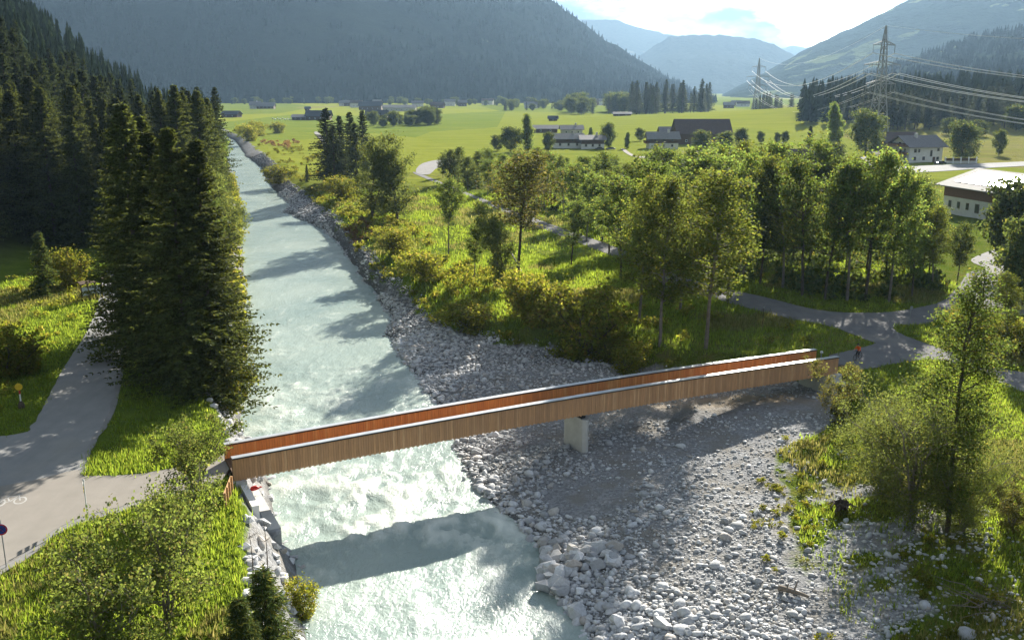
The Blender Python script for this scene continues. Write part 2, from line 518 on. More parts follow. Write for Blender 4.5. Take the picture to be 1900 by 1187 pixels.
JUNCTION = smooth_line(np.concatenate([W((985, 403), (1150, 462), (1250, 508), (1330, 532), (1420, 552), (1500, 572), (1560, 580), (1640, 580), (1700, 572), (1745, 560), (1775, 535), (1800, 505)),
                                       W((1838, 505), (1870, 545), (1890, 560)), [(72, 122), (66, 117)], W((1770, 580), (1720, 600), (1665, 603), (1660, 612), (1690, 628), (1760, 652), (1850, 682)),
                                       [(56, 88), (60, 76), (66, 60), (61, 59), (55, 74)], W((1890, 725), (1830, 695), (1740, 668), (1680, 672), (1600, 686)), [(35.6, 93.3), (33.4, 97.2)],
                                       W((1618, 640), (1600, 628), (1540, 606), (1450, 588), (1400, 575), (1320, 552), (1245, 524), (1140, 476), (975, 412)), W((862, 361), (772, 324), (778, 322), (868, 358))]), 5, True)
SPUR = smooth_line(np.concatenate([W((1795, 512), (1826, 498)), [(78, 158), (92, 172), (96, 168), (80, 148), (74, 128)], W((1880, 566), (1840, 560), (1815, 535))]), 5, True)
YARD = smooth_line(W((772, 320), (786, 303), (838, 294), (846, 302), (812, 312), (795, 324)), 6, True)
FARM_LANE = smooth_line(W((1153, 278), (1160, 278), (1180, 289), (1240, 296), (1300, 300), (1300, 301.5), (1230, 298), (1174, 291)), 5, True)
CHALET_LANE = smooth_line(W((1640, 312), (1700, 309), (1900, 301), (2300, 285), (2300, 292), (1900, 309), (1740, 319), (1650, 322)), 5, True)
FAR_PATH = smooth_line(W((583, 247), (590, 246), (604, 262), (606, 272), (600, 272), (596, 262)), 5, True)
ROADS = dict(left=ROAD_LEFT, bridge=ROAD_BRIDGE, shoulder=SHOULDER, verge=VERGE_L, junction=JUNCTION, spur=SPUR, yard=YARD, farm=FARM_LANE, chalet=CHALET_LANE, far=FAR_PATH)
_near_roads = [ROAD_LEFT, ROAD_BRIDGE, SHOULDER, VERGE_L, JUNCTION, SPUR]
_all_edges = np.concatenate([r for r in ROADS.values()])

def on_road(x, y, grow=0.0):
    r = np.zeros(np.shape(x), bool)
    for p in ROADS.values():
        r |= in_poly(x, y, p)
    return r

_rs = {}
def road_soft(x, y):
    """1 on and close to roads, 0 away from them (coarse look-up grid)."""
    if 'g' not in _rs:
        gx, gy = np.meshgrid(np.arange(-80, 220, 2.0), np.arange(30, 480, 2.0))
        m = np.zeros(gx.shape)
        for p in ROADS.values():
            m = np.maximum(m, in_poly(gx, gy, p))
        for _ in range(3):
            q = np.pad(m, 1, mode='edge')
            m = np.maximum.reduce([q[1:-1, 1:-1], q[:-2, 1:-1], q[2:, 1:-1], q[1:-1, :-2], q[1:-1, 2:], q[:-2, :-2], q[2:, 2:], q[:-2, 2:], q[2:, :-2]])
        _rs['g'] = m
    g = _rs['g']
    ix = np.clip(((x + 80) / 2).round().astype(int), 0, g.shape[1] - 1)
    iy = np.clip(((y - 30) / 2).round().astype(int), 0, g.shape[0] - 1)
    inside = (x > -80) & (x < 220) & (y > 30) & (y < 480)
    return np.where(inside, g[iy, ix], 0)

def tz(x, y):
    return float(terrain(np.array([x]), np.array([y]))[0])

# ---- ground grid that follows the river
def steps(*segs):
    out = []
    for a, b, s in segs:
        out.append(np.arange(a, b, s))
    return np.concatenate(out)
GY = steps((-80, 40, 5), (40, 130, 0.7), (130, 300, 1.2), (300, 620, 2.6), (620, 1500, 14), (1500, 11000, 160))
GS = np.concatenate([-steps((35, 90, 1.6), (90, 200, 4), (200, 700, 18), (700, 5200, 160))[::-1], steps((-35 + 0.85, 58, 0.85), (58, 100, 1.6), (100, 220, 4), (220, 760, 16), (760, 5600, 160))])
cx = 0.5 * (np.interp(GY, _XR[:, 0], _XR[:, 1]) + np.interp(GY, _XL[:, 0], _XL[:, 1]))
cx = np.maximum(cx, -420)
gx = cx[:, None] + GS[None, :]
gy = np.repeat(GY[:, None], len(GS), 1)
gz = terrain(gx, gy)
nr, nc = gx.shape
idx = np.arange(nr * nc).reshape(nr, nc)
quads = np.stack([idx[:-1, :-1], idx[:-1, 1:], idx[1:, 1:], idx[1:, :-1]], -1).reshape(-1, 4)
X, Y = gx.ravel(), gy.ravel()
_vg, _xrv, _xlv = np.maximum(veg_(Y), xr_(Y) + 1.2), xr_(Y), xl_(Y)
edge_n = 2.2 * fbm(X * 0.25, Y * 0.25, 3, 77)
w_gravel = sstep(1.0, -1.0, X - _vg + edge_n) * (X > _xlv - 0.5)
w_gravel = np.maximum(w_gravel, sstep(-3.6, -2.2, X - _xlv) * (X <= _xrv))
# sparse stony ground in the lower right corner
scrubby = (X > _vg) & (X < 33) & (Y < 74)
w_gravel = np.where(scrubby, np.maximum(w_gravel, 0.75 * sstep(-0.15, 0.35, fbm(X * 0.3, Y * 0.3, 4, 91)) * sstep(34, 27, X)), w_gravel)
w_field = sstep(255, 300, Y + 0.25 * X) * (X > xh_(Y))
# mown strip beside the riverside path and verges
w_mown = np.maximum(in_poly(X, Y, smooth_line(W((790, 330), (985, 412), (1150, 474), (1245, 522), (1180, 530), (1080, 500), (960, 450), (830, 372)), 4, True)) * 1.0,
                    in_poly(X, Y, smooth_line(np.concatenate([W((1330, 556), (1450, 590), (1600, 632), (1610, 650), (1540, 655), (1400, 640), (1280, 600))]), 4, True)) * 0.5)
w_mown = np.maximum(w_mown, in_poly(X, Y, np.array([(42, 55), (46, 90), (38, 90), (34, 76), (36, 60)])) * 0.7)
w_dry = np.clip(0.5 + 1.2 * fbm(X * 0.05, Y * 0.05, 4, 55), 0, 1) * (X > _vg) * (Y < 330)
w_dry = np.maximum(w_dry, in_poly(X, Y, np.array([(-45, 40), (-36, 47), (-26, 56), (-24, 52), (-30, 40)])) * 0.8)
w_sand = np.exp(-(((X - P(1380, 760, -3)[0]) / 9) ** 2 + ((Y - P(1380, 760, -3)[1] - 1.5) / 2.6) ** 2)) * 1.3
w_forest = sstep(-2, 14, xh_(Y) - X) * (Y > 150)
zone = np.stack([w_gravel, np.clip(np.maximum(w_field, w_mown), 0, 1), w_dry, np.clip(w_sand, 0, 1)], 1)
wet = np.maximum(sstep(1.6, 0.0, X - _xrv), 0) * (X > _xlv)

fc_x, fc_y = X[quads].mean(1), Y[quads].mean(1)
f_bar = (fc_x > xr_(fc_y)) & (fc_x < veg_(fc_y) + 1.0) & (fc_y < 420) & (fc_y > 30)
f_bank = (fc_x > xl_(fc_y) - 3.6) & (fc_x < xl_(fc_y)) & (fc_y < 300) & (fc_y > 30)

m, nt, b, out = new_mat('ground')
N = NT(nt)
pos = N.pos()
zn = N.attr('zone', 'Color')
sep = N.node('ShaderNodeSeparateColor'); N.link(zn, sep.inputs[0])
za = N.attr('zone', 'Alpha')
n_big, n_mid, n_fine = N.noise(0.035, 4, 0.55, pos), N.noise(0.35, 5, 0.6, pos), N.noise(3.0, 5, 0.7, pos)
grass = N.mix(N.rng(n_mid, 0.35, 0.65), (0.075, 0.115, 0.012), (0.12, 0.165, 0.018))
grass = N.mix(N.rng(n_fine, 0.35, 0.7, 0, 0.6), grass, (0.05, 0.065, 0.015))
parcel = N.vor(0.0058, N.scaled(pos, (1.0, 0.42, 1)), 'Color')
psep = N.node('ShaderNodeSeparateColor'); N.link(parcel, psep.inputs[0])
field = N.mix(N.rng(psep.outputs[0], 0.25, 0.75), (0.225, 0.245, 0.034), (0.12, 0.172, 0.032))
field = N.mix(N.rng(psep.outputs[1], 0.72, 0.76), field, (0.10, 0.145, 0.03))
field = N.mix(N.rng(psep.outputs[2], 0.86, 0.88), field, (0.20, 0.17, 0.075))
rows = N.noise(0.6, 2, 0.5, N.scaled(pos, (0.03, 0.55, 1)))
field = N.mix(N.rng(rows, 0.42, 0.58, 0, 0.5), field, (0.11, 0.15, 0.025))
stripes = N.noise(0.05, 4, 0.6, N.scaled(pos, (0.35, 3.0, 1)))
field = N.mix(N.rng(stripes, 0.4, 0.7, 0, 0.55), field, (0.26, 0.255, 0.05))
field = N.mix(N.rng(n_fine, 0.3, 0.75, 0, 0.35), field, (0.10, 0.125, 0.022))
col = N.mix(sep.outputs[1], grass, field)
dry = N.mix(N.rng(n_fine, 0.3, 0.7), (0.15, 0.13, 0.045), (0.09, 0.10, 0.025))
dm = N.math('MULTIPLY', sep.outputs[2], N.rng(n_mid, 0.4, 0.62))
col = N.mix(dm, col, dry)
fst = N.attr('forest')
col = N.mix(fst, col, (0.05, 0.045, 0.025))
peb = N.vor(5.0, pos, 'Color')
gsep = N.node('ShaderNodeSeparateColor'); N.link(peb, gsep.inputs[0])
gravel = N.mix(gsep.outputs[0], (0.2, 0.203, 0.208), (0.37, 0.372, 0.375))
gravel = N.mix(N.rng(n_mid, 0.45, 0.62), gravel, (0.25, 0.235, 0.21))
gravel = N.mix(N.rng(N.noise(14, 3, 0.6, pos), 0.35, 0.7, 0, 0.6), gravel, (0.13, 0.13, 0.13))
sand = N.mix(n_mid, (0.38, 0.31, 0.23), (0.30, 0.25, 0.19))
gravel = N.mix(N.math('MULTIPLY', za, N.rng(n_mid, 0.25, 0.55)), gravel, sand)
gravel = N.mix(N.rng(N.attr('wet'), 0, 1, 0, 0.75), gravel, (0.06, 0.062, 0.06))
gm = N.rng(N.math('ADD', sep.outputs[0], N.math('MULTIPLY', N.math('SUBTRACT', n_fine, 0.5), 0.7)), 0.35, 0.65)
col = N.mix(gm, col, gravel)
N.link(col, b.inputs['Base Color'])
b.inputs['Roughness'].default_value = 0.95
b.inputs['Specular IOR Level'].default_value = 0.0
hgt = N.math('ADD', N.math('MULTIPLY', n_fine, 0.6), N.math('MULTIPLY', N.vor(5.0, pos), 0.5))
N.bump(hgt, 0.7, 0.25, b)
M['ground'] = m
V = np.stack([X, Y, gz.ravel()], 1)
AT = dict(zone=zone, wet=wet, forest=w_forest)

def sub_mesh(name, fmask):
    q = quads[fmask]
    used, inv = np.unique(q, return_inverse=True)
    return mesh_np(name, V[used], inv.reshape(-1, 4), True, {k: v[used] for k, v in AT.items()}, [M['ground']])
f_ok = ~((fc_x > xl_(fc_y) + 2.5) & (fc_x < xr_(fc_y) - 2.5) & (fc_y < 600) & False)
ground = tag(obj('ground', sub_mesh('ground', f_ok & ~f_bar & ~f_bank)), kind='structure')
gravel_bar = tag(obj('gravel_bar', sub_mesh('gravel_bar', f_bar)), kind='structure')
embankment = tag(obj('river_embankment', sub_mesh('river_embankment', f_bank)), kind='structure')

# ---- roads
def road_mat(name, c1, c2, patch=0.4):
    m, nt, b, out = new_mat(name)
    N = NT(nt)
    pos = N.pos()
    a = N.noise(0.5, 5, 0.6, pos)
    f = N.noise(40, 2, 0.6, pos)
    col = N.mix(N.rng(a, 0.3, 0.7), c1, c2)
    col = N.mix(N.rng(f, 0.35, 0.7, 0, 0.4), col, tuple(x * 0.55 for x in c1))
    tr_ = N.noise(1.1, 4, 0.65, N.scaled(pos, (1.0, 0.12, 1)))
    col = N.mix(N.rng(tr_, 0.42, 0.7, 0, 0.35), col, tuple(x * 0.7 for x in c1))
    d = N.noise(0.12, 3, 0.6, pos)
    col = N.mix(N.rng(d, 0.55, 0.75, 0, patch), col, (0.3, 0.28, 0.24))
    N.link(col, b.inputs['Base Color'])
    b.inputs['Roughness'].default_value = 0.95
    b.inputs['Specular IOR Level'].default_value = 0.05
    N.bump(f, 0.25, 0.02, b)
    return m
M['asphalt'] = road_mat('pale_asphalt', (0.25, 0.25, 0.25), (0.31, 0.305, 0.295))
M['asphalt_dark'] = road_mat('worn_asphalt', (0.15, 0.15, 0.155), (0.20, 0.195, 0.19))
M['path_tan'] = road_mat('compacted_path', (0.29, 0.265, 0.235), (0.24, 0.22, 0.195))
M['gravel_shoulder'] = road_mat('gravel_shoulder', (0.28, 0.27, 0.26), (0.2, 0.195, 0.19))

def sheet(name, outline, z, mat):
    o = outline.copy()
    n = len(o)
    # ragged edges
    nx = fbm(o[:, 0] * 0.8, o[:, 1] * 0.8, 3, 3) * 0.22
    ny = fbm(o[:, 0] * 0.8 + 40, o[:, 1] * 0.8, 3, 4) * 0.22
    o = o + np.stack([nx, ny], 1)
    area = 0.5 * np.sum(o[:, 0] * np.roll(o[:, 1], -1) - np.roll(o[:, 0], -1) * o[:, 1])
    if area < 0: o = o[::-1]
    mb = MB()
    h = hill_z(o[:, 0], o[:, 1])
    top = np.c_[o, h + z]
    mb.poly(top)
    bot = np.c_[o, h + z - 0.25]
    mb.add(np.concatenate([top, bot]), [(i, i + n, (i + 1) % n + n, (i + 1) % n) for i in range(n)])
    return tag(mb.build(name, mat), kind='structure')
sheet('road', ROAD_LEFT, 0.060, M['asphalt'])
sheet('road_verge', VERGE_L, 0.052, M['gravel_shoulder'])
sheet('bridge_path', ROAD_BRIDGE, 0.066, M['path_tan'])
sheet('path_shoulder', SHOULDER, 0.048, M['gravel_shoulder'])
sheet('road_junction', JUNCTION, 0.060, M['asphalt_dark'])
sheet('lay_by', SPUR, 0.054, M['gravel_shoulder'])
sheet('gravel_yard', YARD, 0.10, M['gravel_shoulder'])
sheet('farm_lane', FARM_LANE, 0.12, M['path_tan'])
sheet('chalet_lane', CHALET_LANE, 0.15, M['asphalt'])
sheet('field_path', FAR_PATH, 0.15, M['gravel_shoulder'])

# ---- water
WY = steps((34, 60, 0.34), (60, 130, 0.42), (130, 220, 0.8), (220, 420, 2.0), (420, 1000, 6.0))
WT = np.linspace(0, 1, 96)
wxl, wxr = xl_(WY) - 0.7, xr_(WY) + 0.9
wx = wxl[:, None] + (wxr - wxl)[:, None] * WT[None, :]
wy = np.repeat(WY[:, None], len(WT), 1)
rap = np.clip(0.36 + 0.64 * np.exp(-((wy - 70) / 9) ** 2) + 0.35 * np.exp(-((wy - 95) / 14) ** 2), 0, 1) * np.clip(1.15 - wy / 260, 0.12, 1)
edge = np.minimum(WT, 1 - WT)[None, :] * (wxr - wxl)[:, None]
calm = sstep(0.2, 3.5, edge)
fl = 0.55 * fbm(wx * 0.34, wy * 0.24, 3, 41) + 0.34 * fbm(wx * 0.9 + 2 * fbm(wx * .3, wy * .3, 2, 8), wy * 0.75, 3, 42) + 0.16 * fbm(wx * 2.2, wy * 1.9, 3, 44)
fl = fl + 0.35 * (0.5 - np.abs(fbm(wx * 0.55 + 7, wy * 0.5, 3, 43)))
wz = zw_(wy) + 0.55 * rap * calm * fl
foam = np.clip(fl * 0.9 + 0.1, 0, 1) * rap
wi = np.arange(wx.size).reshape(wx.shape)
wq = np.stack([wi[:-1, :-1], wi[:-1, 1:], wi[1:, 1:], wi[1:, :-1]], -1).reshape(-1, 4)
m, nt, b, out = new_mat('glacial_water')
N = NT(nt)
pos = N.pos()
flow = N.scaled(pos, (1.0, 0.42, 0.6))
fm_ = N.node('ShaderNodeMapping'); fm_.inputs['Rotation'].default_value = (0, 0, -0.30); fm_.inputs['Scale'].default_value = (0.55, 0.045, 1)
N.link(pos, fm_.inputs['Vector'])
f3 = N.noise(1.0, 5, 0.6, fm_.outputs[0], 0.4)
f1 = N.noise(0.55, 7, 0.62, flow, 1.2)
f2 = N.noise(2.4, 6, 0.65, flow, 0.8)
ff = N.math('ADD', N.math('MULTIPLY', N.attr('foam'), 0.8), N.math('ADD', N.math('ADD', N.math('MULTIPLY', f1, 0.45), N.math('MULTIPLY', f3, 0.35)), N.math('MULTIPLY', f2, 0.2)))
fm = N.rng(ff, 0.57, 1.1)
deep = N.mix(N.rng(N.noise(0.09, 4, 0.55, pos), 0.3, 0.7), (0.24, 0.31, 0.285), (0.36, 0.42, 0.37))
col = N.mix(fm, deep, (0.78, 0.80, 0.71))
N.link(col, b.inputs['Base Color'])
N.link(N.rng(fm, 0, 1, 0.16, 0.6), b.inputs['Roughness'])
b.inputs['IOR'].default_value = 1.33
b.inputs['Specular IOR Level'].default_value = 0.5
r1 = N.noise(3.2, 6, 0.62, N.scaled(pos, (1.0, 0.75, 1)), 0.6)
N.bump(N.math('ADD', r1, N.math('MULTIPLY', f2, 0.6)), 0.55, 0.18, b)
M['water'] = m
water = tag(obj('river', mesh_np('river', np.stack([wx, wy, wz], -1).reshape(-1, 3), wq, True, dict(foam=foam.ravel()), [m])), kind='structure')

# ---------------------------------------------------------------- mountains
def mountain_mat(name, forest, meadow, thr, scale):
    m, nt, b, out = new_mat(name)
    N = NT(nt)
    pos = N.pos()
    n = N.noise(scale, 6, 0.6, pos)
    f = N.noise(0.03, 4, 0.7, pos)
    col = N.mix(N.rng(f, 0.3, 0.7), forest, tuple(x * 0.55 for x in forest))
    col = N.mix(N.rng(n, thr, thr + 0.03), col, meadow)
    N.link(col, b.inputs['Base Color'])
    b.inputs['Roughness'].default_value = 1.0
    b.inputs['Specular IOR Level'].default_value = 0.0
    N.bump(f, 1.0, 12.0, b)
    return m
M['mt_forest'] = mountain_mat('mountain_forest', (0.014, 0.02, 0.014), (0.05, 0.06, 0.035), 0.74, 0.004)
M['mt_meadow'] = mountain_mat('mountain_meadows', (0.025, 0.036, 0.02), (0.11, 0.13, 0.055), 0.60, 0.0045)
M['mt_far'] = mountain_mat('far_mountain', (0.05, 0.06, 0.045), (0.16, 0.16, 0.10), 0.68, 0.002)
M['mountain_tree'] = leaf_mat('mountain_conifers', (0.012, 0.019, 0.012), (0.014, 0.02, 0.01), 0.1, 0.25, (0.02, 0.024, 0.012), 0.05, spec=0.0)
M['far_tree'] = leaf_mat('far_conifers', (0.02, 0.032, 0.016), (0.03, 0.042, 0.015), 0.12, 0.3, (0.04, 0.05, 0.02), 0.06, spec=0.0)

def ridge(name, sil, d_foot, d_ridge, d_back, mat, rough, seed, n=170, nt_=60, foot_z=0.0, power=1.15, jag=10.0):
    """A range whose crest passes the given bearings and elevations at distance d_ridge; it falls to the valley on both sides."""
    sil = np.array(sil, float)
    px = np.linspace(sil[0, 0], sil[-1, 0], n)
    py = np.interp(px, sil[:, 0], sil[:, 1])
    u = (px - 950) / FPX
    crest = HC + (165.0 - py) / FPX * d_ridge
    t = np.linspace(0, 1, nt_)
    tb = np.linspace(0, 1, 20)[1:]
    dist = np.concatenate([d_foot + (d_ridge - d_foot) * t, d_ridge + (d_back - d_ridge) * tb])
    prof = np.concatenate([t ** power, (1 - tb) ** 1.3])
    yy = np.repeat(dist[:, None], n, 1)
    xx = u[None, :] * yy
    env = np.concatenate([np.sin(t * np.pi) * 0.8 + 0.0 * t, np.sin(tb * np.pi)])[:, None]
    spur = fbm(xx / (rough * 6), yy / (rough * 9), 5, seed)
    zz = foot_z + (crest[None, :] - foot_z) * prof[:, None]
    zz = zz + env * rough * 0.55 * spur * np.clip(crest[None, :] / 250, 0.1, 1.3)
    zz = zz + jag * fbm(xx / 45, yy / 60, 3, seed + 5) * np.clip(prof[:, None] * 3, 0, 1)
    zz[0] = foot_z - 15
    zz[-1] = -10
    ii = np.arange(xx.size).reshape(xx.shape)
    q = np.stack([ii[:-1, :-1], ii[:-1, 1:], ii[1:, 1:], ii[1:, :-1]], -1).reshape(-1, 4)
    o = obj(name, mesh_np(name, np.stack([xx, yy, zz], -1).reshape(-1, 3), q, True, mats=[mat]))
    tag(o, kind='structure')
    return (px, dist, xx, yy, zz)
HM = ridge('mountain', [(-700, -330), (-200, -320), (100, -290), (400, -260), (650, -190), (850, -80), (950, -25), (1000, 0), (1060, 40), (1100, 72), (1150, 97), (1200, 128), (1250, 157), (1290, 179), (1320, 192)],
           1780, 3300, 4600, M['mt_forest'], 150, 3, n=220, nt_=80, foot_z=4)
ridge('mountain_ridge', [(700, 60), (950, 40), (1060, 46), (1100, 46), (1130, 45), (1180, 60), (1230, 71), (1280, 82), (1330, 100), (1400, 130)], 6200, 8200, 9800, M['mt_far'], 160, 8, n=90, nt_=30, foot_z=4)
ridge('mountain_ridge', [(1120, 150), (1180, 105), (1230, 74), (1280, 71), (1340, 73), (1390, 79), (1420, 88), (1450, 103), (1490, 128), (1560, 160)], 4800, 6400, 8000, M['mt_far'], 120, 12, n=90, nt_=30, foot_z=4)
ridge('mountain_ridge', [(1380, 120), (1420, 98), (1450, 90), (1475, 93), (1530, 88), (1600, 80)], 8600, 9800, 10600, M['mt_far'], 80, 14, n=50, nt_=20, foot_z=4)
ridge('mountain', [(1305, 194), (1345, 168), (1400, 138), (1450, 110), (1500, 84), (1560, 56), (1620, 26), (1680, 0), (1760, -38), (1900, -95), (2100, -150), (2400, -210)], 2500, 4300, 6000, M['mt_meadow'], 150, 19, n=170, nt_=60, foot_z=4)
HS = ridge('mountain', [(1470, 178), (1560, 152), (1650, 118), (1750, 84), (1850, 58), (1900, 48), (2050, 20), (2300, -40)], 1250, 2300, 3600, M['mt_meadow'], 90, 27, n=130, nt_=50, foot_z=4)
# ---------------------------------------------------------------- vegetation builders
def unit(v): return v / (np.linalg.norm(v, axis=-1, keepdims=True) + 1e-9)

def blades(base, tip, width, rng, flat=None):
    """Diamond-shaped leaves from base to tip."""
    d = tip - base
    r = rng.normal(size=d.shape) if flat is None else flat
    w = unit(np.cross(d, r)) * (width if np.ndim(width) == 0 else width[:, None])
    mid = base + 0.45 * d
    v = np.stack([base, mid + w, tip, mid - w], 1).reshape(-1, 3)
    f = np.arange(len(base) * 4).reshape(-1, 4)
    return v, f

def spruce_meshes(name, seed, h, r, step, nb, ns, width, mat, bare=0.06, trunk_r=0.28):
    rng = np.random.default_rng(seed)
    z = np.arange(bare * h, h - 0.3, step)
    Wn = len(z)
    nbt = Wn * nb
    zz = np.repeat(z, nb) + rng.uniform(-0.5, 0.5, nbt) * step
    fr = np.clip(zz / h, 0, 1)
    lob = 1 + 0.22 * np.sin(fr * 23 + seed) * rng.uniform(0.3, 1, nbt)
    L = (r * (1 - fr) ** 0.84 * rng.choice([0.5, 0.8, 0.92, 1.0, 1.06], nbt) * rng.uniform(0.85, 1.1, nbt) * lob + 0.16) * np.clip(0.62 + fr * 3.5, 0, 1)
    az = rng.uniform(0, 2 * np.pi, nbt)
    dirh = np.stack([np.cos(az), np.sin(az), 0 * az], 1)
    slope = np.interp(fr, [0, 0.35, 0.75, 1], [-0.55, -0.35, -0.08, 0.35])
    s = np.linspace(0.12, 1.0, ns)
    S = np.repeat(s[None, :], nbt, 0)
    up = slope[:, None] * S + 0.22 * S * S
    p = np.stack([dirh[:, None, 0] * L[:, None] * S, dirh[:, None, 1] * L[:, None] * S, zz[:, None] + L[:, None] * up], -1)
    p = p + rng.normal(size=p.shape) * 0.05
    side = np.stack([-dirh[:, 1], dirh[:, 0], 0 * az], 1)
    vs, fs, n0 = [], [], 0
    tw = (0.24 + 0.30 * (L[:, None] / max(r, 1)) * (1.15 - S)) * rng.uniform(0.7, 1.35, S.shape)
    for sg in (-1, 1, 0):
        if sg:
            d = side[:, None, :] * sg * 0.8 + dirh[:, None, :] * 0.65 + np.array((0, 0, -0.22)) + rng.normal(size=p.shape) * 0.2
        else:
            d = dirh[:, None, :] * 0.25 + np.array((0, 0, -0.9)) + rng.normal(size=p.shape) * 0.22
        ln = tw * (1.35 if sg else 0.95)
        bs = p.reshape(-1, 3)
        v, f = blades(bs, bs + (unit(d) * ln[..., None]).reshape(-1, 3), width * rng.uniform(0.7, 1.3, len(bs)), rng)
        vs.append(v); fs.append(f + n0); n0 += len(v)
    # leader
    k = 14
    bs = np.stack([np.zeros(k), np.zeros(k), np.linspace(h - 1.2, h, k)], 1)
    a = rng.uniform(0, 6.28, k)
    v, f = blades(bs, bs + np.stack([np.cos(a) * 0.22, np.sin(a) * 0.22, np.full(k, 0.25)], 1), 0.06, rng)
    vs.append(v); fs.append(f + n0)
    crown = mesh_np(name + '_crown', np.concatenate(vs), np.concatenate(fs), False, mats=[mat])
    tz_ = np.linspace(-0.4, h * 0.97, 8)
    tv, tf = tube(np.stack([0.05 * np.sin(tz_), 0.05 * np.cos(tz_ * 0.7), tz_], 1), trunk_r * (1 - tz_.clip(0) / h) ** 0.8 + 0.02, 7)
    trunk = mesh_np(name + '_trunk', tv, tf, True, mats=[M['bark']])
    return trunk, crown, h

def decid_meshes(name, seed, h, cb, rx, nlimb, nleaf, leaf, mat, bark, trunk_r=0.17, lift=0.6, spread=0.30, peak=0.4, stems=1, droop=0.0, inner=0.25, asp=0.42):
    """Broad-leaved tree: trunk with limbs and twigs, leaves gathered round the twigs."""
    rng = np.random.default_rng(seed)
    tv, tf, tn = [], [], 0
    def addt(pts, rad, sides):
        nonlocal tn
        v, f = tube(pts, rad, sides)
        tv.append(v); tf.append(f + tn); tn += len(v)
    pool, wts = [], []
    for st in range(stems):
        n = 12
        t = np.linspace(0, 1, n)
        lean = rng.normal(size=2) * (0.04 if stems == 1 else 0.30) * h
        hh = h * (1 if st == 0 else rng.uniform(0.65, 0.95))
        wob = np.cumsum(rng.normal(size=(n, 2)) * 0.012 * h, 0) * t[:, None]
        tp = np.c_[lean * t[:, None] ** 1.3 + wob, t * hh * 0.97 - 0.35 * (1 - t)]
        addt(tp, trunk_r * (1 - t) ** 0.85 + 0.018, 7 if trunk_r > 0.1 else 5)
        nl = max(3, nlimb // stems)
        ts = cb + (0.97 - cb) * (np.arange(nl) + rng.uniform(0, 1, nl)) / nl
        az0 = rng.uniform(0, 6.28)
        for i, q in enumerate(ts):
            rel = (q - cb) / (1 - cb)
            prof = np.interp(rel, [0, peak, 0.8, 1.0], [0.55, 1.0, 0.62, 0.18])
            Lm = rx * prof * rng.uniform(0.6, 1.2)
            a = az0 + i * 2.399 + rng.normal() * 0.3
            el = np.interp(rel, [0, 1], [0.15, 1.15]) * lift + rng.normal() * 0.12
            o = np.array([np.interp(q, t, tp[:, k]) for k in range(3)])
            m_ = 6
            u = np.linspace(0, 1, m_)
            dirv = np.array((math.cos(a) * math.cos(el), math.sin(a) * math.cos(el), math.sin(el)))
            lp = o + dirv * Lm * u[:, None] + np.array((0, 0, 1)) * (Lm * (0.18 - droop) * u[:, None] ** 2) + np.cumsum(rng.normal(size=(m_, 3)) * 0.035 * Lm, 0)
            addt(lp, trunk_r * 0.42 * (1 - 0.7 * rel) * (1 - u) + 0.012, 4)
            ntw = max(3, int(3 + Lm * 1.6))
            for k in range(ntw):
                s0 = rng.uniform(inner, 1.0)
                b0 = np.array([np.interp(s0, u, lp[:, c]) for c in range(3)])
                td = unit(dirv * 0.6 + rng.normal(size=3) * 0.75 + np.array((0, 0, 0.25 - droop)))
                tl = Lm * rng.uniform(0.18, 0.42) + 0.25
                e0 = b0 + td * tl
                if k % 3 == 0:
                    addt(np.stack([b0, 0.5 * (b0 + e0) + rng.normal(size=3) * 0.04, e0]), np.array((0.02, 0.014, 0.006)), 3)
                pool.append((b0, e0)); wts.append(tl)
            pool.append((lp[3], lp[5])); wts.append(Lm * 0.3)
    A, B = np.array([x[0] for x in pool]), np.array([x[1] for x in pool])
    wts = np.array(wts) * rng.uniform(0.25, 1.6, len(wts))
    pick = rng.choice(len(A), nleaf, p=wts / wts.sum())
    s = rng.uniform(0.1, 1.1, nleaf)[:, None]
    c = A[pick] * (1 - s) + B[pick] * s + rng.normal(size=(nleaf, 3)) * spread * np.array((1, 1, 0.75))
    c[:, 2] = np.maximum(c[:, 2], 0.12)
    d = unit(rng.normal(size=(nleaf, 3)) + np.array((0, 0, -0.25 - droop)))
    ln = leaf * rng.lognormal(0, 0.3, nleaf)
    v, f = blades(c, c + d * ln[:, None], ln * asp, rng)
    crown = mesh_np(name + '_crown', v, f, False, mats=[mat])
    trunk = mesh_np(name + '_trunk', np.concatenate(tv), np.concatenate(tf), True, mats=[bark])
    return trunk, crown, h

def bush_leaves(seed, h, r, n, leaf, dens=5):
    """Raw leaf faces of a low bush (for ground cover): lumpy dome."""
    rng = np.random.default_rng(seed)
    k = dens
    cen = np.c_[rng.normal(size=(k, 2)) * r * 0.45, rng.uniform(0.25, 0.8, k) * h]
    rad = rng.uniform(0.3, 0.55, k) * r
    pick = rng.integers(0, k, n)
    q = unit(rng.normal(size=(n, 3))) * (rng.uniform(0.25, 1, n) ** 0.5)[:, None]
    c = cen[pick] + q * rad[pick][:, None] * np.array((1, 1, h / r * 0.75))
    c[:, 2] = np.maximum(c[:, 2], 0.03)
    d = unit(rng.normal(size=(n, 3)) + np.array((0, 0, 0.4)))
    ln = leaf * rng.lognormal(0, 0.3, n)
    return blades(c, c + d * ln[:, None], ln * 0.4, rng)

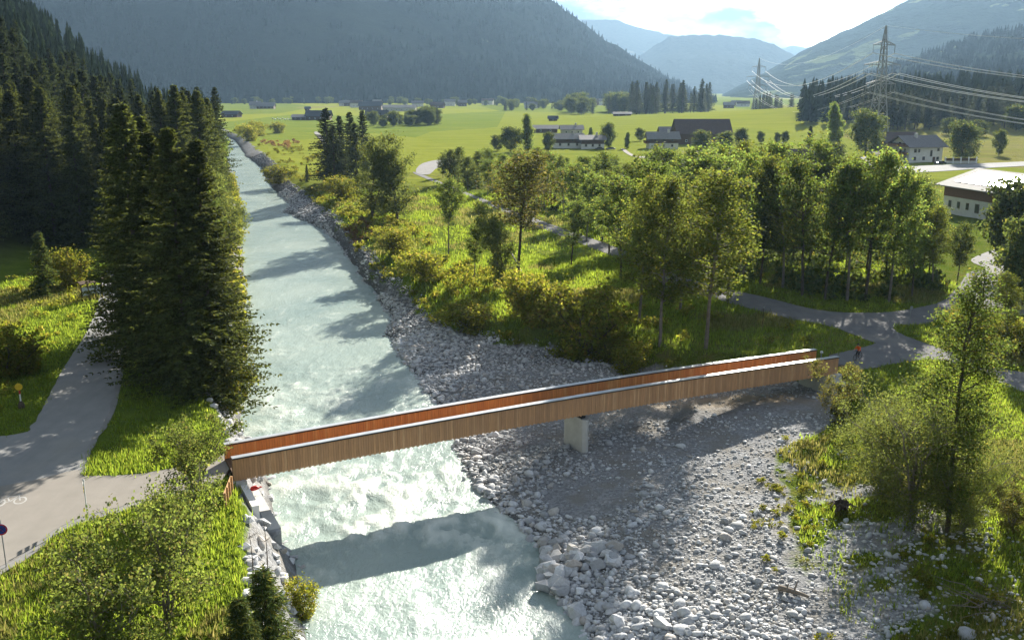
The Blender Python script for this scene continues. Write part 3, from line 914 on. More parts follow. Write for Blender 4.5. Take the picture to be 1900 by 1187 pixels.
def low_conifers(rng, x, y, z, h, tiers=5, sides=5, slim=0.17):
    """Many distant conifers as tiers of drooping triangles (joined)."""
    n = len(x)
    vs, fs = [], []
    base = 0
    for t in range(tiers):
        f0 = t / tiers
        rr = h * slim * (1 - f0) ** 0.9 * rng.uniform(0.8, 1.2, n)
        zt = z + h * min(1.0, 0.1 + 0.9 * (f0 + 1.45 / tiers))
        zb = z + h * (0.08 + 0.9 * f0)
        a0 = rng.uniform(0, 6.28, n)
        for k in range(sides):
            a, b_ = a0 + k * 2 * np.pi / sides, a0 + (k + 0.85) * 2 * np.pi / sides
            wob = rng.uniform(0.75, 1.25, (2, n))
            v = np.stack([np.stack([x, y, zt], 1),
                          np.stack([x + rr * wob[0] * np.cos(a), y + rr * wob[0] * np.sin(a), zb - 0.02 * h * wob[1]], 1),
                          np.stack([x + rr * wob[1] * np.cos(b_), y + rr * wob[1] * np.sin(b_), zb + 0.02 * h * wob[0]], 1)], 1).reshape(-1, 3)
            vs.append(v)
            fs.append(np.arange(n * 3).reshape(-1, 3) + base)
            base += n * 3
    return np.concatenate(vs), np.concatenate(fs)

# prototypes (mesh data shared by the single trees)
PR = {}
for i in range(3):
    PR[f'spruce{i}'] = spruce_meshes(f'spruce{i}', 100 + i, 27, 5.0 + 0.8 * i, 0.40, 10, 13, 0.09, M['spruce'], bare=0.04)
for i in range(3):
    PR[f'fspruce{i}'] = spruce_meshes(f'forest_spruce{i}', 120 + i, 26, 4.6 + 0.6 * i, 0.60, 8, 9, 0.13, M['spruce_dark'], bare=0.10 + 0.05 * i)
PR['slim0'] = spruce_meshes('dark_spruce', 140, 20, 2.9, 0.5, 8, 8, 0.11, M['spruce_dark'], bare=0.02)
PR['young'] = spruce_meshes('young_spruce', 150, 9, 2.6, 0.30, 8, 9, 0.06, M['larch'], bare=0.02, trunk_r=0.14)
PR['sapling_spruce'] = spruce_meshes('small_spruce', 151, 6.5, 2.0, 0.22, 9, 10, 0.035, M['larch'], bare=0.02, trunk_r=0.1)
for i in range(4):
    PR[f'alder{i}'] = decid_meshes(f'alder{i}', 200 + i, 20, 0.24 + 0.06 * i, 3.0 + 0.45 * i, 40 + 4 * i, 8500, 0.27, M['alder'], M['bark_pale'] if i % 2 else M['bark'], 0.19, 0.85, 0.36, 0.28 + 0.08 * i)
for i in range(2):
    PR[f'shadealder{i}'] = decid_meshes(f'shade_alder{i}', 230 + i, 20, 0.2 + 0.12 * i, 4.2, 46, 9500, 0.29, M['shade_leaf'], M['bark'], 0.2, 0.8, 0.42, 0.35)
for i in range(3):
    PR[f'birch{i}'] = decid_meshes(f'birch{i}', 240 + i, 19, 0.24 + 0.05 * i, 3.4, 54, 14000, 0.19, M['birch'], M['bark_pale'], 0.15, 0.9, 0.36, 0.35)
PR['brown'] = decid_meshes('brown_tree', 250, 18, 0.42, 4.4, 44, 7500, 0.22, M['brown_leaf'], M['bark'], 0.17, 0.95, 0.42, 0.45)
for i in range(2):
    PR[f'willow{i}'] = decid_meshes(f'willow{i}', 260 + i, 16, 0.12, 4.6, 60, 13000, 0.26, M['willow'], M['bark'], 0.2, 0.9, 0.4, 0.55, stems=2, droop=0.2)
PR['rowan'] = decid_meshes('rowan', 270, 7.5, 0.16, 3.3, 44, 11500, 0.14, M['rowan'], M['bark_pale'], 0.09, 0.8, 0.26, 0.45, stems=4)
PR['rowan_b'] = decid_meshes('rowan_b', 271, 6.5, 0.14, 2.5, 36, 12000, 0.13, M['rowan'], M['bark_pale'], 0.08, 0.8, 0.24, 0.45, stems=3)
PR['shrub'] = decid_meshes('shrub', 280, 3.6, 0.08, 2.0, 30, 5500, 0.17, M['scrub'], M['bark'], 0.05, 0.8, 0.26, 0.45, stems=5)
PR['bushy_willow'] = decid_meshes('bushy_willow', 282, 9.5, 0.05, 4.4, 90, 34000, 0.105, M['willow'], M['bark_pale'], 0.07, 0.85, 0.34, 0.4, stems=8)
PR['tall_birch'] = decid_meshes('tall_birch', 283, 20, 0.10, 2.6, 74, 28000, 0.12, M['alder'], M['bark'], 0.15, 0.65, 0.34, 0.35)
PR['round'] = decid_meshes('round_tree', 290, 12, 0.12, 5.0, 60, 9000, 0.42, M['shade_leaf'], M['bark'], 0.2, 0.9, 0.55, 0.45, inner=0.4)
PR['poplar'] = decid_meshes('poplar', 291, 20, 0.06, 3.0, 60, 8000, 0.42, M['alder'], M['bark'], 0.2, 1.05, 0.5, 0.4)
PR['copper'] = decid_meshes('copper_tree', 292, 9, 0.15, 3.6, 40, 5000, 0.4, M['copper'], M['bark'], 0.15, 0.9, 0.5, 0.45)
PR['autumn'] = decid_meshes('autumn_sapling', 293, 7.0, 0.08, 2.0, 34, 9000, 0.14, M['brown_leaf'], M['bark_pale'], 0.06, 0.8, 0.25, 0.4, stems=3)

TREES_LINKED = []
def plant(proto, name, x, y, height, label, group=None, wide=1.0, cat='tree', rot=None, z=None, lean=(0, 0)):
    trunk, crown, h = PR[proto]
    s = height / h
    zz = tz(x, y) if z is None else z
    rt = obj(name, None, loc=(x, y, zz - 0.05), rot=(lean[0], lean[1], random.uniform(0, 6.28) if rot is None else rot), scale=(s * wide, s * wide, s))
    rt.empty_display_size = 0.5
    tag(rt, label, cat, group)
    obj('trunk', trunk, rt)
    obj('crown', crown, rt)
    TREES_LINKED.append((x, y))
    return rt

def plant_px(proto, name, px, py, ptop, label, group=None, wide=1.0, cat='tree', **kw):
    """Stand a tree at a ground point of the photograph, its height taken from where its top shows."""
    q = Pt(px, py)
    z = tz(q[0], q[1])
    # height so that the top is seen at ptop
    v = (ptop - 593.5) / FPX
    dn, fw = math.sin(PITCH) + v * math.cos(PITCH), math.cos(PITCH) - v * math.sin(PITCH)
    ztop = HC - q[1] * dn / fw
    return plant(proto, name, q[0], q[1], ztop - z, label, group, wide, cat, z=z, **kw)

# ---- left bank spruces (the big dark clump beside the river)
clump = [('spruce0', 268, 655, 192, 'tallest dark spruce of the riverside clump, beside the road bend', 1.25),
         ('spruce1', 312, 690, 243, 'spruce in the middle of the riverside clump, between road and river', 1.25),
         ('spruce2', 352, 722, 236, 'dark spruce at the front of the riverside clump', 1.15),
         ('spruce1', 400, 740, 258, 'spruce nearest the water in the riverside clump', 1.1),
         ('spruce0', 352, 660, 275, 'spruce at the back of the riverside clump, towards the water', 1.15),
         ('spruce2', 245, 620, 250, 'spruce of the riverside clump overhanging the road', 1.0),
         ('spruce1', 420, 700, 420, 'shorter spruce with low boughs over the river edge', 1.25),
         ('spruce0', 296, 610, 215, 'spruce at the back of the riverside clump, beside the road', 1.2)]
for pr, a, b_, t, lab, wd in clump:
    plant_px(pr, 'spruce_tree', a, b_, t, lab, 'spruces of the riverside clump', wd * 1.08)
plant_px('willow0', 'willow_tree', 432, 470, 318, 'pale feathery willow leaning over the river behind the spruces', wide=0.9)
for k, (yy_, hh_, pr_) in enumerate([(152, 13, 'alder1'), (166, 15, 'willow1'), (181, 12, 'alder2'), (197, 16, 'fspruce0'), (214, 14, 'alder0'), (232, 17, 'fspruce1'), (252, 15, 'alder3'), (275, 17, 'fspruce2'), (300, 16, 'alder1'), (328, 18, 'fspruce0'), (360, 18, 'fspruce1'), (395, 19, 'fspruce2'), (432, 19, 'fspruce0')]):
    plant(pr_, 'spruce_tree' if 'spruce' in pr_ else 'alder_tree', float(xl_(np.array([float(yy_)]))[0]) - 4.5, yy_, hh_, ('nearest', 'second', 'third', 'fourth', 'fifth', 'sixth', 'seventh', 'eighth', 'ninth', 'tenth', 'eleventh', 'twelfth', 'farthest')[k] + ' tree lining the left water edge upstream of the spruce clump', 'trees along the left water edge', 1.0)
plant_px('shrub', 'bush', 418, 762, 690, 'low leafy bush at the water edge below the spruce clump', cat='bush')
plant_px('young', 'young_conifer', 84, 548, 430, 'light green young conifer on the verge by the notice board')
plant_px('shrub', 'bush', 128, 535, 470, 'grey-green bush beside the young conifer', cat='bush')
plant_px('shrub', 'bush', 12, 700, 622, 'yellow-green bush at the left edge above the marker post', cat='bush', wide=1.2)
plant_px('shrub', 'bush', 58, 690, 648, 'low bright bush beside the road on the left slope', cat='bush', wide=1.3)

# ---- forest of the left slope
rng = np.random.default_rng(5)
fx, fy = [], []
tries = 0
pts = []
while len(pts) < 470 and tries < 60000:
    tries += 1
    y = 155 + 470 * rng.random() ** 1.25
    xl, xh = float(xl_(np.array([y]))[0]), float(xh_(y))
    x = rng.uniform(max(xh - 85, -0.60 * y - 12), xl - 5)
    if y < 172 and x > -92: continue
    if y < 178 and x > -66: continue
    if x > xl - 9 and rng.random() < 0.6: continue
    if x / y > -0.305 and y > 330: continue
    if on_road(np.array([x]), np.array([y]))[0]: continue
    dmin = 4.2 + 0.006 * y
    if any((x - a) ** 2 + (y - b_) ** 2 < dmin * dmin for a, b_ in pts): continue
    pts.append((x, y))
def shows(x, y):            # the nearest ones in view stay single trees
    return y + 0.35 * max(0.0, float(xh_(y)) - x)
pts.sort(key=lambda q: shows(*q))
rest = pts[180:]
for i, (x, y) in enumerate(pts[:180]):
    edge = x > float(xh_(y)) + 2
    plant(f'fspruce{i % 3}' if y > 215 else f'spruce{i % 3}', 'spruce_tree', x, y, rng.uniform(24, 32) * (0.9 if edge else 1.0),
          'dark spruce of the dense forest on the left slope above the river', 'spruces of the left slope forest', rng.uniform(1.0, 1.35))
# higher and farther part of that forest: one mass
n = 2600
yy = 150 + 620 * rng.random(n)
xh = xh_(yy)
xx = xh - 80 - 330 * rng.random(n) ** 1.1
ok = xx > -0.75 * yy - 60
xx, yy = xx[ok], yy[ok]
n2 = 260
y2 = rng.uniform(560, 900, n2)
x2 = xh_(y2) - rng.uniform(-14, 90, n2)
xx = np.concatenate([xx, x2, [q[0] for q in rest]])
yy = np.concatenate([yy, y2, [q[1] for q in rest]])
hv, hf = low_conifers(rng, xx, yy, terrain(xx, yy), rng.uniform(18, 28, len(xx)), 10, 7, 0.16)
tag(obj('slope_forest', mesh_np('slope_forest', hv, hf, False, mats=[M['far_tree']])), 'dark conifer forest higher up the steep left slope', 'forest', kind='stuff')

# ---- right bank: single trees between river and path
right = [
 ('fspruce1', 'spruce_tree', 610, 348, 200, 'tallest black-green spruce of the group by the far river bend', 1.7),
 ('fspruce0', 'spruce_tree', 634, 340, 214, 'dark spruce in the middle of the far riverside spruce group', 1.6),
 ('fspruce2', 'spruce_tree', 653, 336, 208, 'dark spruce third from the left in the far riverside group', 1.6),
 ('fspruce0', 'spruce_tree', 676, 330, 204, 'rightmost dark spruce of the far riverside group', 1.5),
 ('slim0', 'spruce_tree', 570, 338, 306, 'little dark spruce left of the far spruce group', 1.5),
 ('willow0', 'willow_tree', 690, 405, 258, 'broad willow with pale crown in front of the dark spruces', 1.0),
 ('willow1', 'willow_tree', 738, 412, 250, 'tall round willow right of the dark spruces', 1.0),
 ('alder3', 'alder_tree', 832, 472, 332, 'lone leafy alder on the bank right of the willows', 1.1),
 ('willow1', 'willow_tree', 938, 540, 372, 'drooping grey-green tree with a leaning stem beside the bare-trunked tree', 0.72),
 ('alder1', 'alder_tree', 880, 520, 400, 'slender alder on the scrubby bank, left of the leaning tree', 1.0),
 ('brown', 'tall_tree', 962, 508, 288, 'tall brownish tree with long bare trunk and umbrella crown', 1.5),
 ('birch0', 'birch_tree', 1186, 600, 318, 'slim birch on the bank left of the twin by the mown grass', 1.15),
 ('birch1', 'birch_tree', 1224, 642, 330, 'tall birch in front of the path behind the middle of the bridge', 1.2),
 ('birch2', 'birch_tree', 1308, 672, 322, 'tallest airy birch with bare lower trunk right behind the bridge', 1.4),
 ('alder0', 'alder_tree', 1130, 470, 330, 'alder beside the riverside path, left of the two slim birches', 1.3),
 ('alder1', 'alder_tree', 1088, 448, 318, 'leafy alder on the grass strip opposite the far-off cyclist', 1.3),
 ('alder2', 'alder_tree', 1152, 520, 322, 'alder on the bank between the golden bush and the slim birches', 1.25),
 ('alder3', 'alder_tree', 1206, 548, 300, 'alder behind the slim birch, beside the path', 1.2),
 ('birch1', 'birch_tree', 1262, 575, 312, 'birch between the tall birch and the tallest airy one', 1.2),
 ('alder0', 'alder_tree', 1350, 560, 325, 'alder by the path right of the tallest airy birch', 1.1),
 ('alder2', 'alder_tree', 1060, 492, 372, 'low alder on the grass strip right of the brownish tree', 1.3),
 ('fspruce2', 'spruce_tree', 622, 352, 232, 'lower dark spruce filling the front of the far riverside group', 1.9),
 ('fspruce0', 'spruce_tree', 662, 345, 228, 'lower dark spruce filling the right front of the far group', 1.9),
]
for pr, nm, a, b_, t, lab, wd in right:
    plant_px(pr, nm, a, b_, t, lab, wide=wd)
bank_bushes = [(1020, 625, 520, 1.25, 'large golden-green bush above the upper gravel beach'), (1075, 640, 545, 1.1, 'round light green bush above the upper gravel beach, right one'),
               (985, 590, 505, 1.0, 'dark-hearted bush behind the large golden-green one'), (1125, 670, 620, 1.3, 'bright green low bush at the corner of the upper gravel beach'),
               (1160, 690, 640, 1.3, 'bright low bush just behind the bridge rail'), (880, 615, 565, 1.6, 'spreading low bush at the gravel edge upstream'), (795, 520, 470, 1.4, 'low bush on the bank below the lone alder'),
               (740, 470, 425, 1.4, 'yellowish bush on the bank below the willows'), (640, 370, 330, 1.3, 'bush at the foot of the far spruce group'), (520, 340, 308, 1.5, 'wide bush on the far bank beside the river bend'),
               (465, 262, 232, 1.2, 'round dark bush at the far river mouth, left one'), (482, 252, 226, 1.2, 'round dark bush at the far river mouth, right one'), (515, 248, 228, 1.3, 'bush on the far field edge past the river mouth')]
for a, b_, t, wd, lab in bank_bushes:
    plant_px('shrub', 'bush', a, b_, t, lab, 'bushes along the right bank', wd, 'bush')

# ---- the band of alders behind the riverside path
band = []
rngb = np.random.default_rng(17)
front = [(1040, 404), (1075, 420), (1112, 432), (1150, 446), (1196, 462), (1240, 478), (1285, 492), (1330, 508), (1372, 520), (1415, 532), (1455, 545), (1492, 556), (1530, 562), (1572, 566), (1612, 566), (1652, 563), (1690, 556), (1730, 545)]
for i, (a, b_) in enumerate(front):
    band.append((a + rngb.uniform(-8, 8), b_ - rngb.uniform(2, 10), np.interp(a, [1040, 1200, 1350, 1500, 1650, 1730], [300, 300, 285, 272, 305, 380]) + rngb.uniform(-24, 40), 0))
for i in range(26):
    a = 1000 + i * 29 + rngb.uniform(-12, 12)
    b_ = np.interp(a, [1010, 1230, 1500, 1730], [378, 440, 505, 515]) - rngb.uniform(0, 25)
    band.append((a, b_, np.interp(a, [1000, 1200, 1350, 1500, 1650, 1760], [292, 285, 275, 275, 312, 392]) + rngb.uniform(-22, 30), 1))
for i in range(21):
    a = 1060 + i * 29 + rngb.uniform(-14, 14)
    b_ = np.interp(a, [1010, 1230, 1500, 1730], [345, 385, 440, 455]) - rngb.uniform(0, 16)
    band.append((a, b_, np.interp(a, [1000, 1200, 1400, 1600, 1760], [290, 282, 285, 312, 345]) + rngb.uniform(-8, 20), 2))
for i, (a, b_, t, row) in enumerate(band):
    ordn = ('first', 'second', 'third', 'fourth', 'fifth', 'sixth', 'seventh', 'eighth', 'ninth', 'tenth', 'eleventh', 'twelfth', 'thirteenth', 'fourteenth', 'fifteenth', 'sixteenth', 'seventeenth', 'eighteenth')
    lab = {0: ordn[min(i, 17)] + ' alder from the left in the front row behind the riverside path', 1: 'alder in the middle of the wood behind the riverside path', 2: 'alder at the back of the wood, towards the farm fields'}[row]
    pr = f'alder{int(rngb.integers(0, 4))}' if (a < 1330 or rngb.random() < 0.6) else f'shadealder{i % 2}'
    if i % 7 == 3: pr = f'birch{i % 3}'
    if a > 1690: t = max(t, np.interp(a, [1690, 1740], [345, 392]))
    plant_px(pr, 'alder_tree', a, b_, t, lab, ('front row', 'middle', 'back')[row] + ' of the alder wood', rngb.uniform(0.9, 1.2) * (1.35 if a < 1330 else 1.05))
for a, b_, t, lab in [(850, 338, 272, 'grey-green alder at the left end of the wood by the gravel yard'), (888, 346, 280, 'dark alder second from the left end of the wood'), (822, 330, 288, 'low alder beside the gravel yard'),
                      (930, 352, 285, 'alder behind the brownish tree'), (985, 372, 300, 'alder between the brownish tree and the wood'), (868, 352, 290, 'alder beside the path behind the lone leafy alder'), (905, 362, 296, 'leafy alder just behind the path, left of the brownish tree'), (948, 380, 300, 'leafy alder just behind the path, hidden by the brownish crown'),
                      (1010, 392, 296, 'leafy alder just behind the path, right of the brownish tree'), (965, 362, 282, 'rear alder behind the brownish crown'), (1030, 375, 284, 'rear alder at the left start of the wood'), (835, 342, 276, 'grey-green alder second beside the gravel yard'), (905, 338, 276, 'rear alder between yard and brownish tree')]:
    plant_px('shadealder0' if a < 900 else ('alder2', 'alder0', 'alder3')[a % 3], 'alder_tree', a, b_, t, lab, wide=1.4)
# right end of the wood
for pr, nm, a, b_, t, wd, lab in [('shadealder1', 'alder_tree', 1775, 530, 412, 1.1, 'rounded dark alder at the right end of the wood by the lay-by'), ('round', 'broad_tree', 1872, 510, 352, 0.9, 'dense dark green round tree in front of the solar-roofed building'),
                                  ('round', 'broad_tree', 1898, 566, 415, 0.9, 'dark leafy tree at the right edge above the lay-by'), ('shadealder0', 'alder_tree', 1712, 500, 362, 1.0, 'alder at the right rear of the wood'),
                                  ('poplar', 'poplar_tree', 1545, 286, 190, 1.1, 'tall pale poplar behind the wood, left of the chalet'), ('round', 'broad_tree', 1605, 290, 213, 1.0, 'broad green tree left of the white chalet'),
                                  ('round', 'broad_tree', 1783, 300, 233, 1.15, 'big round dark tree right of the white chalet'), ('round', 'broad_tree', 1853, 290, 246, 0.7, 'small round tree alone in the field right of the chalet'),
                                  ('slim0', 'spruce_tree', 1500, 300, 233, 1.5, 'single conifer sticking up behind the alder wood'), ('copper', 'copper_tree', 1452, 305, 272, 1.2, 'dark red copper-leaved tree by the brown roof'),
                                  ('round', 'broad_tree', 1545, 305, 268, 1.3, 'low dark tree behind the wood below the poplar'), ('round', 'broad_tree', 1618, 315, 288, 1.6, 'dark bushy tree against the dark-roofed shed'),
                                  ('poplar', 'poplar_tree', 980, 282, 211, 1.25, 'tall dark columnar tree left of the farmhouse'), ('round', 'broad_tree', 948, 282, 240, 1.2, 'dark round tree left of the columnar tree at the farm'),
                                  ('round', 'broad_tree', 922, 280, 254, 1.1, 'low dark tree at the left end of the farm trees'), ('round', 'broad_tree', 1017, 282, 249, 0.9, 'dark tree in front of the farmhouse gable'),
                                  ('poplar', 'poplar_tree', 1096, 262, 236, 1.4, 'pointed little tree behind the farmhouses'), ('round', 'broad_tree', 1128, 276, 233, 0.8, 'round tree between the two farms'),
                                  ('poplar', 'poplar_tree', 1163, 276, 245, 1.4, 'egg-shaped tree left of the farm lane'), ('round', 'broad_tree', 1187, 262, 240, 1.0, 'small round tree behind the farm lane'),
                                  ('round', 'broad_tree', 1302, 281, 246, 1.3, 'large dark tree in front of the long barn'), ('round', 'broad_tree', 1345, 282, 248, 1.2, 'dark bushy tree at the right end of the long barn'),
                                  ('round', 'broad_tree', 1374, 276, 242, 0.9, 'dark tree right of the long barn'), ('round', 'broad_tree', 1411, 266, 246, 0.9, 'little round tree in the field right of the barn'),
                                  ('round', 'broad_tree', 1442, 268, 248, 0.8, 'twin little trees in the field, left one'), ('round', 'broad_tree', 1456, 268, 246, 0.8, 'twin little trees in the field, right one'),
                                  ('round', 'broad_tree', 1760, 250, 222, 1.4, 'wide bush at the edge of the rear field behind the chalet'), ('round', 'broad_tree', 1815, 254, 226, 1.5, 'dark hedge bush in the rear field, middle one'),
                                  ('round', 'broad_tree', 1885, 243, 200, 1.5, 'dark tree at the right edge in the rear field')]:
    plant_px(pr, nm, a, b_, t, lab, wide=wd)

# ---- near right corner
plant_px('tall_birch', 'birch_tree', 1758, 985, 478, 'tall slender tree with full-length trunk in the lower right', wide=1.15)
plant_px('bushy_willow', 'willow_bush', 1690, 960, 700, 'huge spreading willow bush at the foot of the tall slender tree', cat='bush', wide=1.05)
plant_px('bushy_willow', 'willow_bush', 1785, 985, 830, 'darker willow bush right of the tall slender trunk', cat='bush', wide=0.8)
plant_px('bushy_willow', 'willow_bush', 1635, 900, 740, 'pale willow bush leaning out over the stones', cat='bush', wide=0.9)
plant_px('autumn', 'autumn_sapling', 1562, 785, 668, 'reddish-leaved sapling hiding the right end of the bridge', wide=0.85)
plant_px('autumn', 'autumn_bush', 1878, 985, 900, 'reddish bush at the right edge below the meadow', wide=1.4, cat='bush')
plant_px('birch0', 'birch_tree', 1868, 660, 505, 'light birch by the right-hand road, behind the tall slender tree', wide=1.1)
plant_px('shrub', 'bush', 1820, 640, 575, 'leafy bush on the verge of the right-hand road', cat='bush', wide=1.5)
plant_px('shrub', 'bush', 1895, 650, 590, 'bush at the right edge beside the road', cat='bush', wide=1.5)

# ---- near left corner
plant_px('rowan', 'rowan_tree', 310, 1180, 912, 'big spreading rowan in the lower left foreground', wide=0.85)
plant_px('rowan_b', 'rowan_tree', 358, 930, 778, 'rowan beside the left end of the bridge', wide=0.95)
plant_px('rowan_b', 'rowan_tree', 318, 1030, 915, 'smaller rowan between the foreground rowan and the abutment', wide=1.0)
plant_px('rowan', 'rowan_tree', 210, 1260, 1000, 'low rowan at the bottom left, partly out of the picture', wide=1.0)
plant_px('sapling_spruce', 'young_spruce', 498, 1225, 1050, 'young spruce on the stony left bank at the bottom edge', wide=1.15)
plant_px('sapling_spruce', 'young_spruce', 452, 1250, 1105, 'second young spruce cut off by the bottom edge', wide=1.1)
plant_px('shrub', 'bush', 560, 1150, 1085, 'small leafy branch bush hanging over the water, bottom edge', cat='bush', wide=0.8)
for i, (a, b_, t, lab) in enumerate([(470, 1110, 1010, 'bare upright stem behind the young spruce, left one'), (497, 1100, 985, 'bare upright stem behind the young spruce, right one')]):
    q = Pt(a, b_)
    rs = np.random.default_rng(60 + i)
    hh = 4.2 + 0.6 * i
    root = thing('bare_sapling', lab, 'sapling', (q[0], q[1], tz(*q) - 0.1), group='bare saplings on the left bank')
    t_ = np.linspace(0, 1, 8)
    MB().tube(np.c_[0.1 * np.sin(t_ * 3), 0.08 * t_, t_ * hh], 0.045 * (1 - t_) + 0.012, 5).build('trunk', M['bark'], root)
    mb = MB()
    for k in range(12):
        z0 = hh * rs.uniform(0.25, 0.95); aa = rs.uniform(0, 6.28); l_ = rs.uniform(0.3, 0.9)
        mb.tube(np.array([(0, 0, z0), (l_ * .5 * math.cos(aa), l_ * .5 * math.sin(aa), z0 + l_ * .3), (l_ * math.cos(aa), l_ * math.sin(aa), z0 + l_ * .7)]), [0.014, 0.01, 0.006], 4)
    mb.build('twigs', M['bark'], root)

# ---- knoll forest on the right, belts of trees at the mountain foot
rk = np.random.default_rng(23)
kn = []
t_ = 0
while len(kn) < 520 and t_ < 40000:
    t_ += 1
    y = 590 + 330 * rk.random() ** 1.3
    x = rk.uniform(0.29 * y + 8, 0.66 * y)
    if y < 640 and x < 0.36 * y: continue
    if any((x - a) ** 2 + (y - b_) ** 2 < 26 for a, b_ in kn): continue
    kn.append((x, y))
kn.sort(key=lambda q: q[1])
for i, (x, y) in enumerate(kn[:95]):
    plant(f'fspruce{i % 3}', 'spruce_tree', x, y, rk.uniform(17, 26), 'dark spruce of the wooded knoll behind the pylons', 'spruces of the wooded knoll', 1.5)
kx, ky = np.array([q[0] for q in kn[95:]]), np.array([q[1] for q in kn[95:]])
hv, hf = low_conifers(rk, kx, ky, terrain(kx, ky), rk.uniform(18, 27, len(kx)), 12, 8, 0.2)
tag(obj('knoll_forest', mesh_np('knoll_forest', hv, hf, False, mats=[M['far_tree']])), 'mass of dark conifers over the wooded knoll', 'forest', kind='stuff')
belt = []
for a0, a1, b0, b1, h0, h1, n in [(1170, 1320, 207, 214, 20, 36, 44), (1050, 1180, 204, 211, 12, 22, 22), (690, 780, 226, 232, 5, 10, 16), (745, 815, 225, 230, 9, 13, 9), (930, 1060, 198, 204, 8, 13, 22),
                                   (420, 700, 191, 194, 6, 12, 34), (700, 1000, 192, 197, 6, 12, 40), (1390, 1480, 205, 214, 12, 22, 18)]:
    for k in range(n):
        belt.append((rk.uniform(a0, a1), rk.uniform(b0, b1), rk.uniform(h0, h1), a0))
for i, (a, b_, h_, a0) in enumerate(belt):
    q = P(a, b_, 2.0)
    con = a0 in (1170, 1390) or i % 4 == 0
    plant('fspruce0' if con else 'round', 'conifer_tree' if con else 'broad_tree', q[0], q[1], h_,
          'distant dark conifer in the tree belts at the mountain foot' if con else 'distant rounded tree in the belts between the far fields',
          'far conifers' if con else 'far broad-leaved trees', 1.5 if con else 1.2)
# mountain forest: small conifers over the slopes
def clothe(R, n, seed, h0, h1, name, label, tmax=0.98, t0=0.0):
    px, dist, xx, yy, zz = R
    r_ = np.random.default_rng(seed)
    nr_, nc_ = xx.shape
    last = int(np.argmax(zz.mean(1)))
    i = r_.uniform(0 + t0 * last, last * tmax, n); j = r_.uniform(0, nc_ - 1.01, n)
    i0, j0 = i.astype(int), j.astype(int)
    fi, fj = i - i0, j - j0
    def bl(A): return A[i0, j0] * (1 - fi) * (1 - fj) + A[i0 + 1, j0] * fi * (1 - fj) + A[i0, j0 + 1] * (1 - fi) * fj + A[i0 + 1, j0 + 1] * fi * fj
    x, y, z = bl(xx), bl(yy), bl(zz)
    keep = fbm(x / 160, y / 160, 3, seed) > -0.25
    x, y, z = x[keep], y[keep], z[keep]
    v, f = low_conifers(r_, x, y, z - 1.5, r_.uniform(h0, h1, len(x)), 3, 4, 0.2)
    return tag(obj(name, mesh_np(name, v, f, False, mats=[M['mountain_tree']])), label, 'forest', kind='stuff')
clothe(HM, 17000, 71, 11, 21, 'mountain_forest', 'dark hazy forest covering the big mountain behind the valley', 1.0)
clothe(HS, 5500, 72, 11, 20, 'shoulder_forest', 'dark forest on the wooded shoulder of the right mountain', 1.0)

# ---- ground cover: grass tufts and scrub
def scatter_mesh(name, x, y, z, s, protos, mat, seed, parent=None):
    r_ = np.random.default_rng(seed)
    vs, fs, n0 = [], [], 0
    which = r_.integers(0, len(protos), len(x))
    for k, (pv, pf) in enumerate(protos):
        m_ = which == k
        if not m_.any(): continue
        a = r_.uniform(0, 6.28, m_.sum())
        ca, sa = np.cos(a), np.sin(a)
        sx = s[m_]
        vx = (pv[None, :, 0] * ca[:, None] - pv[None, :, 1] * sa[:, None]) * sx[:, None] + x[m_][:, None]
        vy = (pv[None, :, 0] * sa[:, None] + pv[None, :, 1] * ca[:, None]) * sx[:, None] + y[m_][:, None]
        vz = pv[None, :, 2] * sx[:, None] * r_.uniform(0.8, 1.25, m_.sum())[:, None] + z[m_][:, None]
        v = np.stack([vx, vy, vz], -1).reshape(-1, 3)
        f = (pf[None] + (np.arange(m_.sum()) * len(pv))[:, None, None]).reshape(-1, pf.shape[1]) + n0
        vs.append(v); fs.append(f); n0 += len(v)
    return obj(name, mesh_np(name, np.concatenate(vs), np.concatenate(fs), False, mats=[mat]), parent)

def tuft(seed, n, h, spread, w):
    r_ = np.random.default_rng(seed)
    b_ = np.c_[r_.normal(size=(n, 2)) * spread, np.zeros(n) - 0.03]
    a = r_.uniform(0, 6.28, n)
    l_ = h * r_.uniform(0.5, 1.2, n)
    t_ = b_ + np.c_[np.cos(a) * l_ * r_.uniform(.15, .6, n), np.sin(a) * l_ * r_.uniform(.15, .6, n), l_]
    side = np.c_[-np.sin(a), np.cos(a), np.zeros(n)] * w
    v = np.stack([b_ - side, b_ + side, t_], 1).reshape(-1, 3)
    return v, np.arange(n * 3).reshape(-1, 3)
tufts = [tuft(k, 7, 0.36, 0.19, 0.042) for k in range(6)]
rg = np.random.default_rng(31)
def candidates(n, x0, x1, y0, y1): return rg.uniform(x0, x1, n), rg.uniform(y0, y1, n)
def grassy(x, y):
    xr, xl = np.maximum(veg_(y), xr_(y) + 1.2), xl_(y)
    g = (x > xr + 0.6 + 1.5 * fbm(x * .3, y * .3, 3, 12)) | (x < xl - 3.2 + 0.8 * fbm(x * .3, y * .3, 3, 13))
    bare = (x > xr) & (x < 31) & (y < 72) & (fbm(x * 0.3, y * 0.3, 4, 91) > -0.05) & (rg.random(len(x)) < 0.75)
    br = (np.abs((x + 20.8) * -0.4506 + (y - 65.5) * 0.893 - 1.55) < 2.2) & (x > -23) & (x < 36)
    return g & ~on_road(x, y) & ~bare & ~br
gxs, gys = [], []
for n, box in [(19000, (-62, -12, 44, 72)), (18000, (-75, -24, 72, 150)), (22000, (12, 60, 46, 100)), (22000, (-15, 66, 98, 160)), (12000, (-60, 40, 150, 260))]:
    x, y = candidates(n, *box)
    k = grassy(x, y)
    gxs.append(x[k]); gys.append(y[k])
x, y = np.concatenate(gxs), np.concatenate(gys)
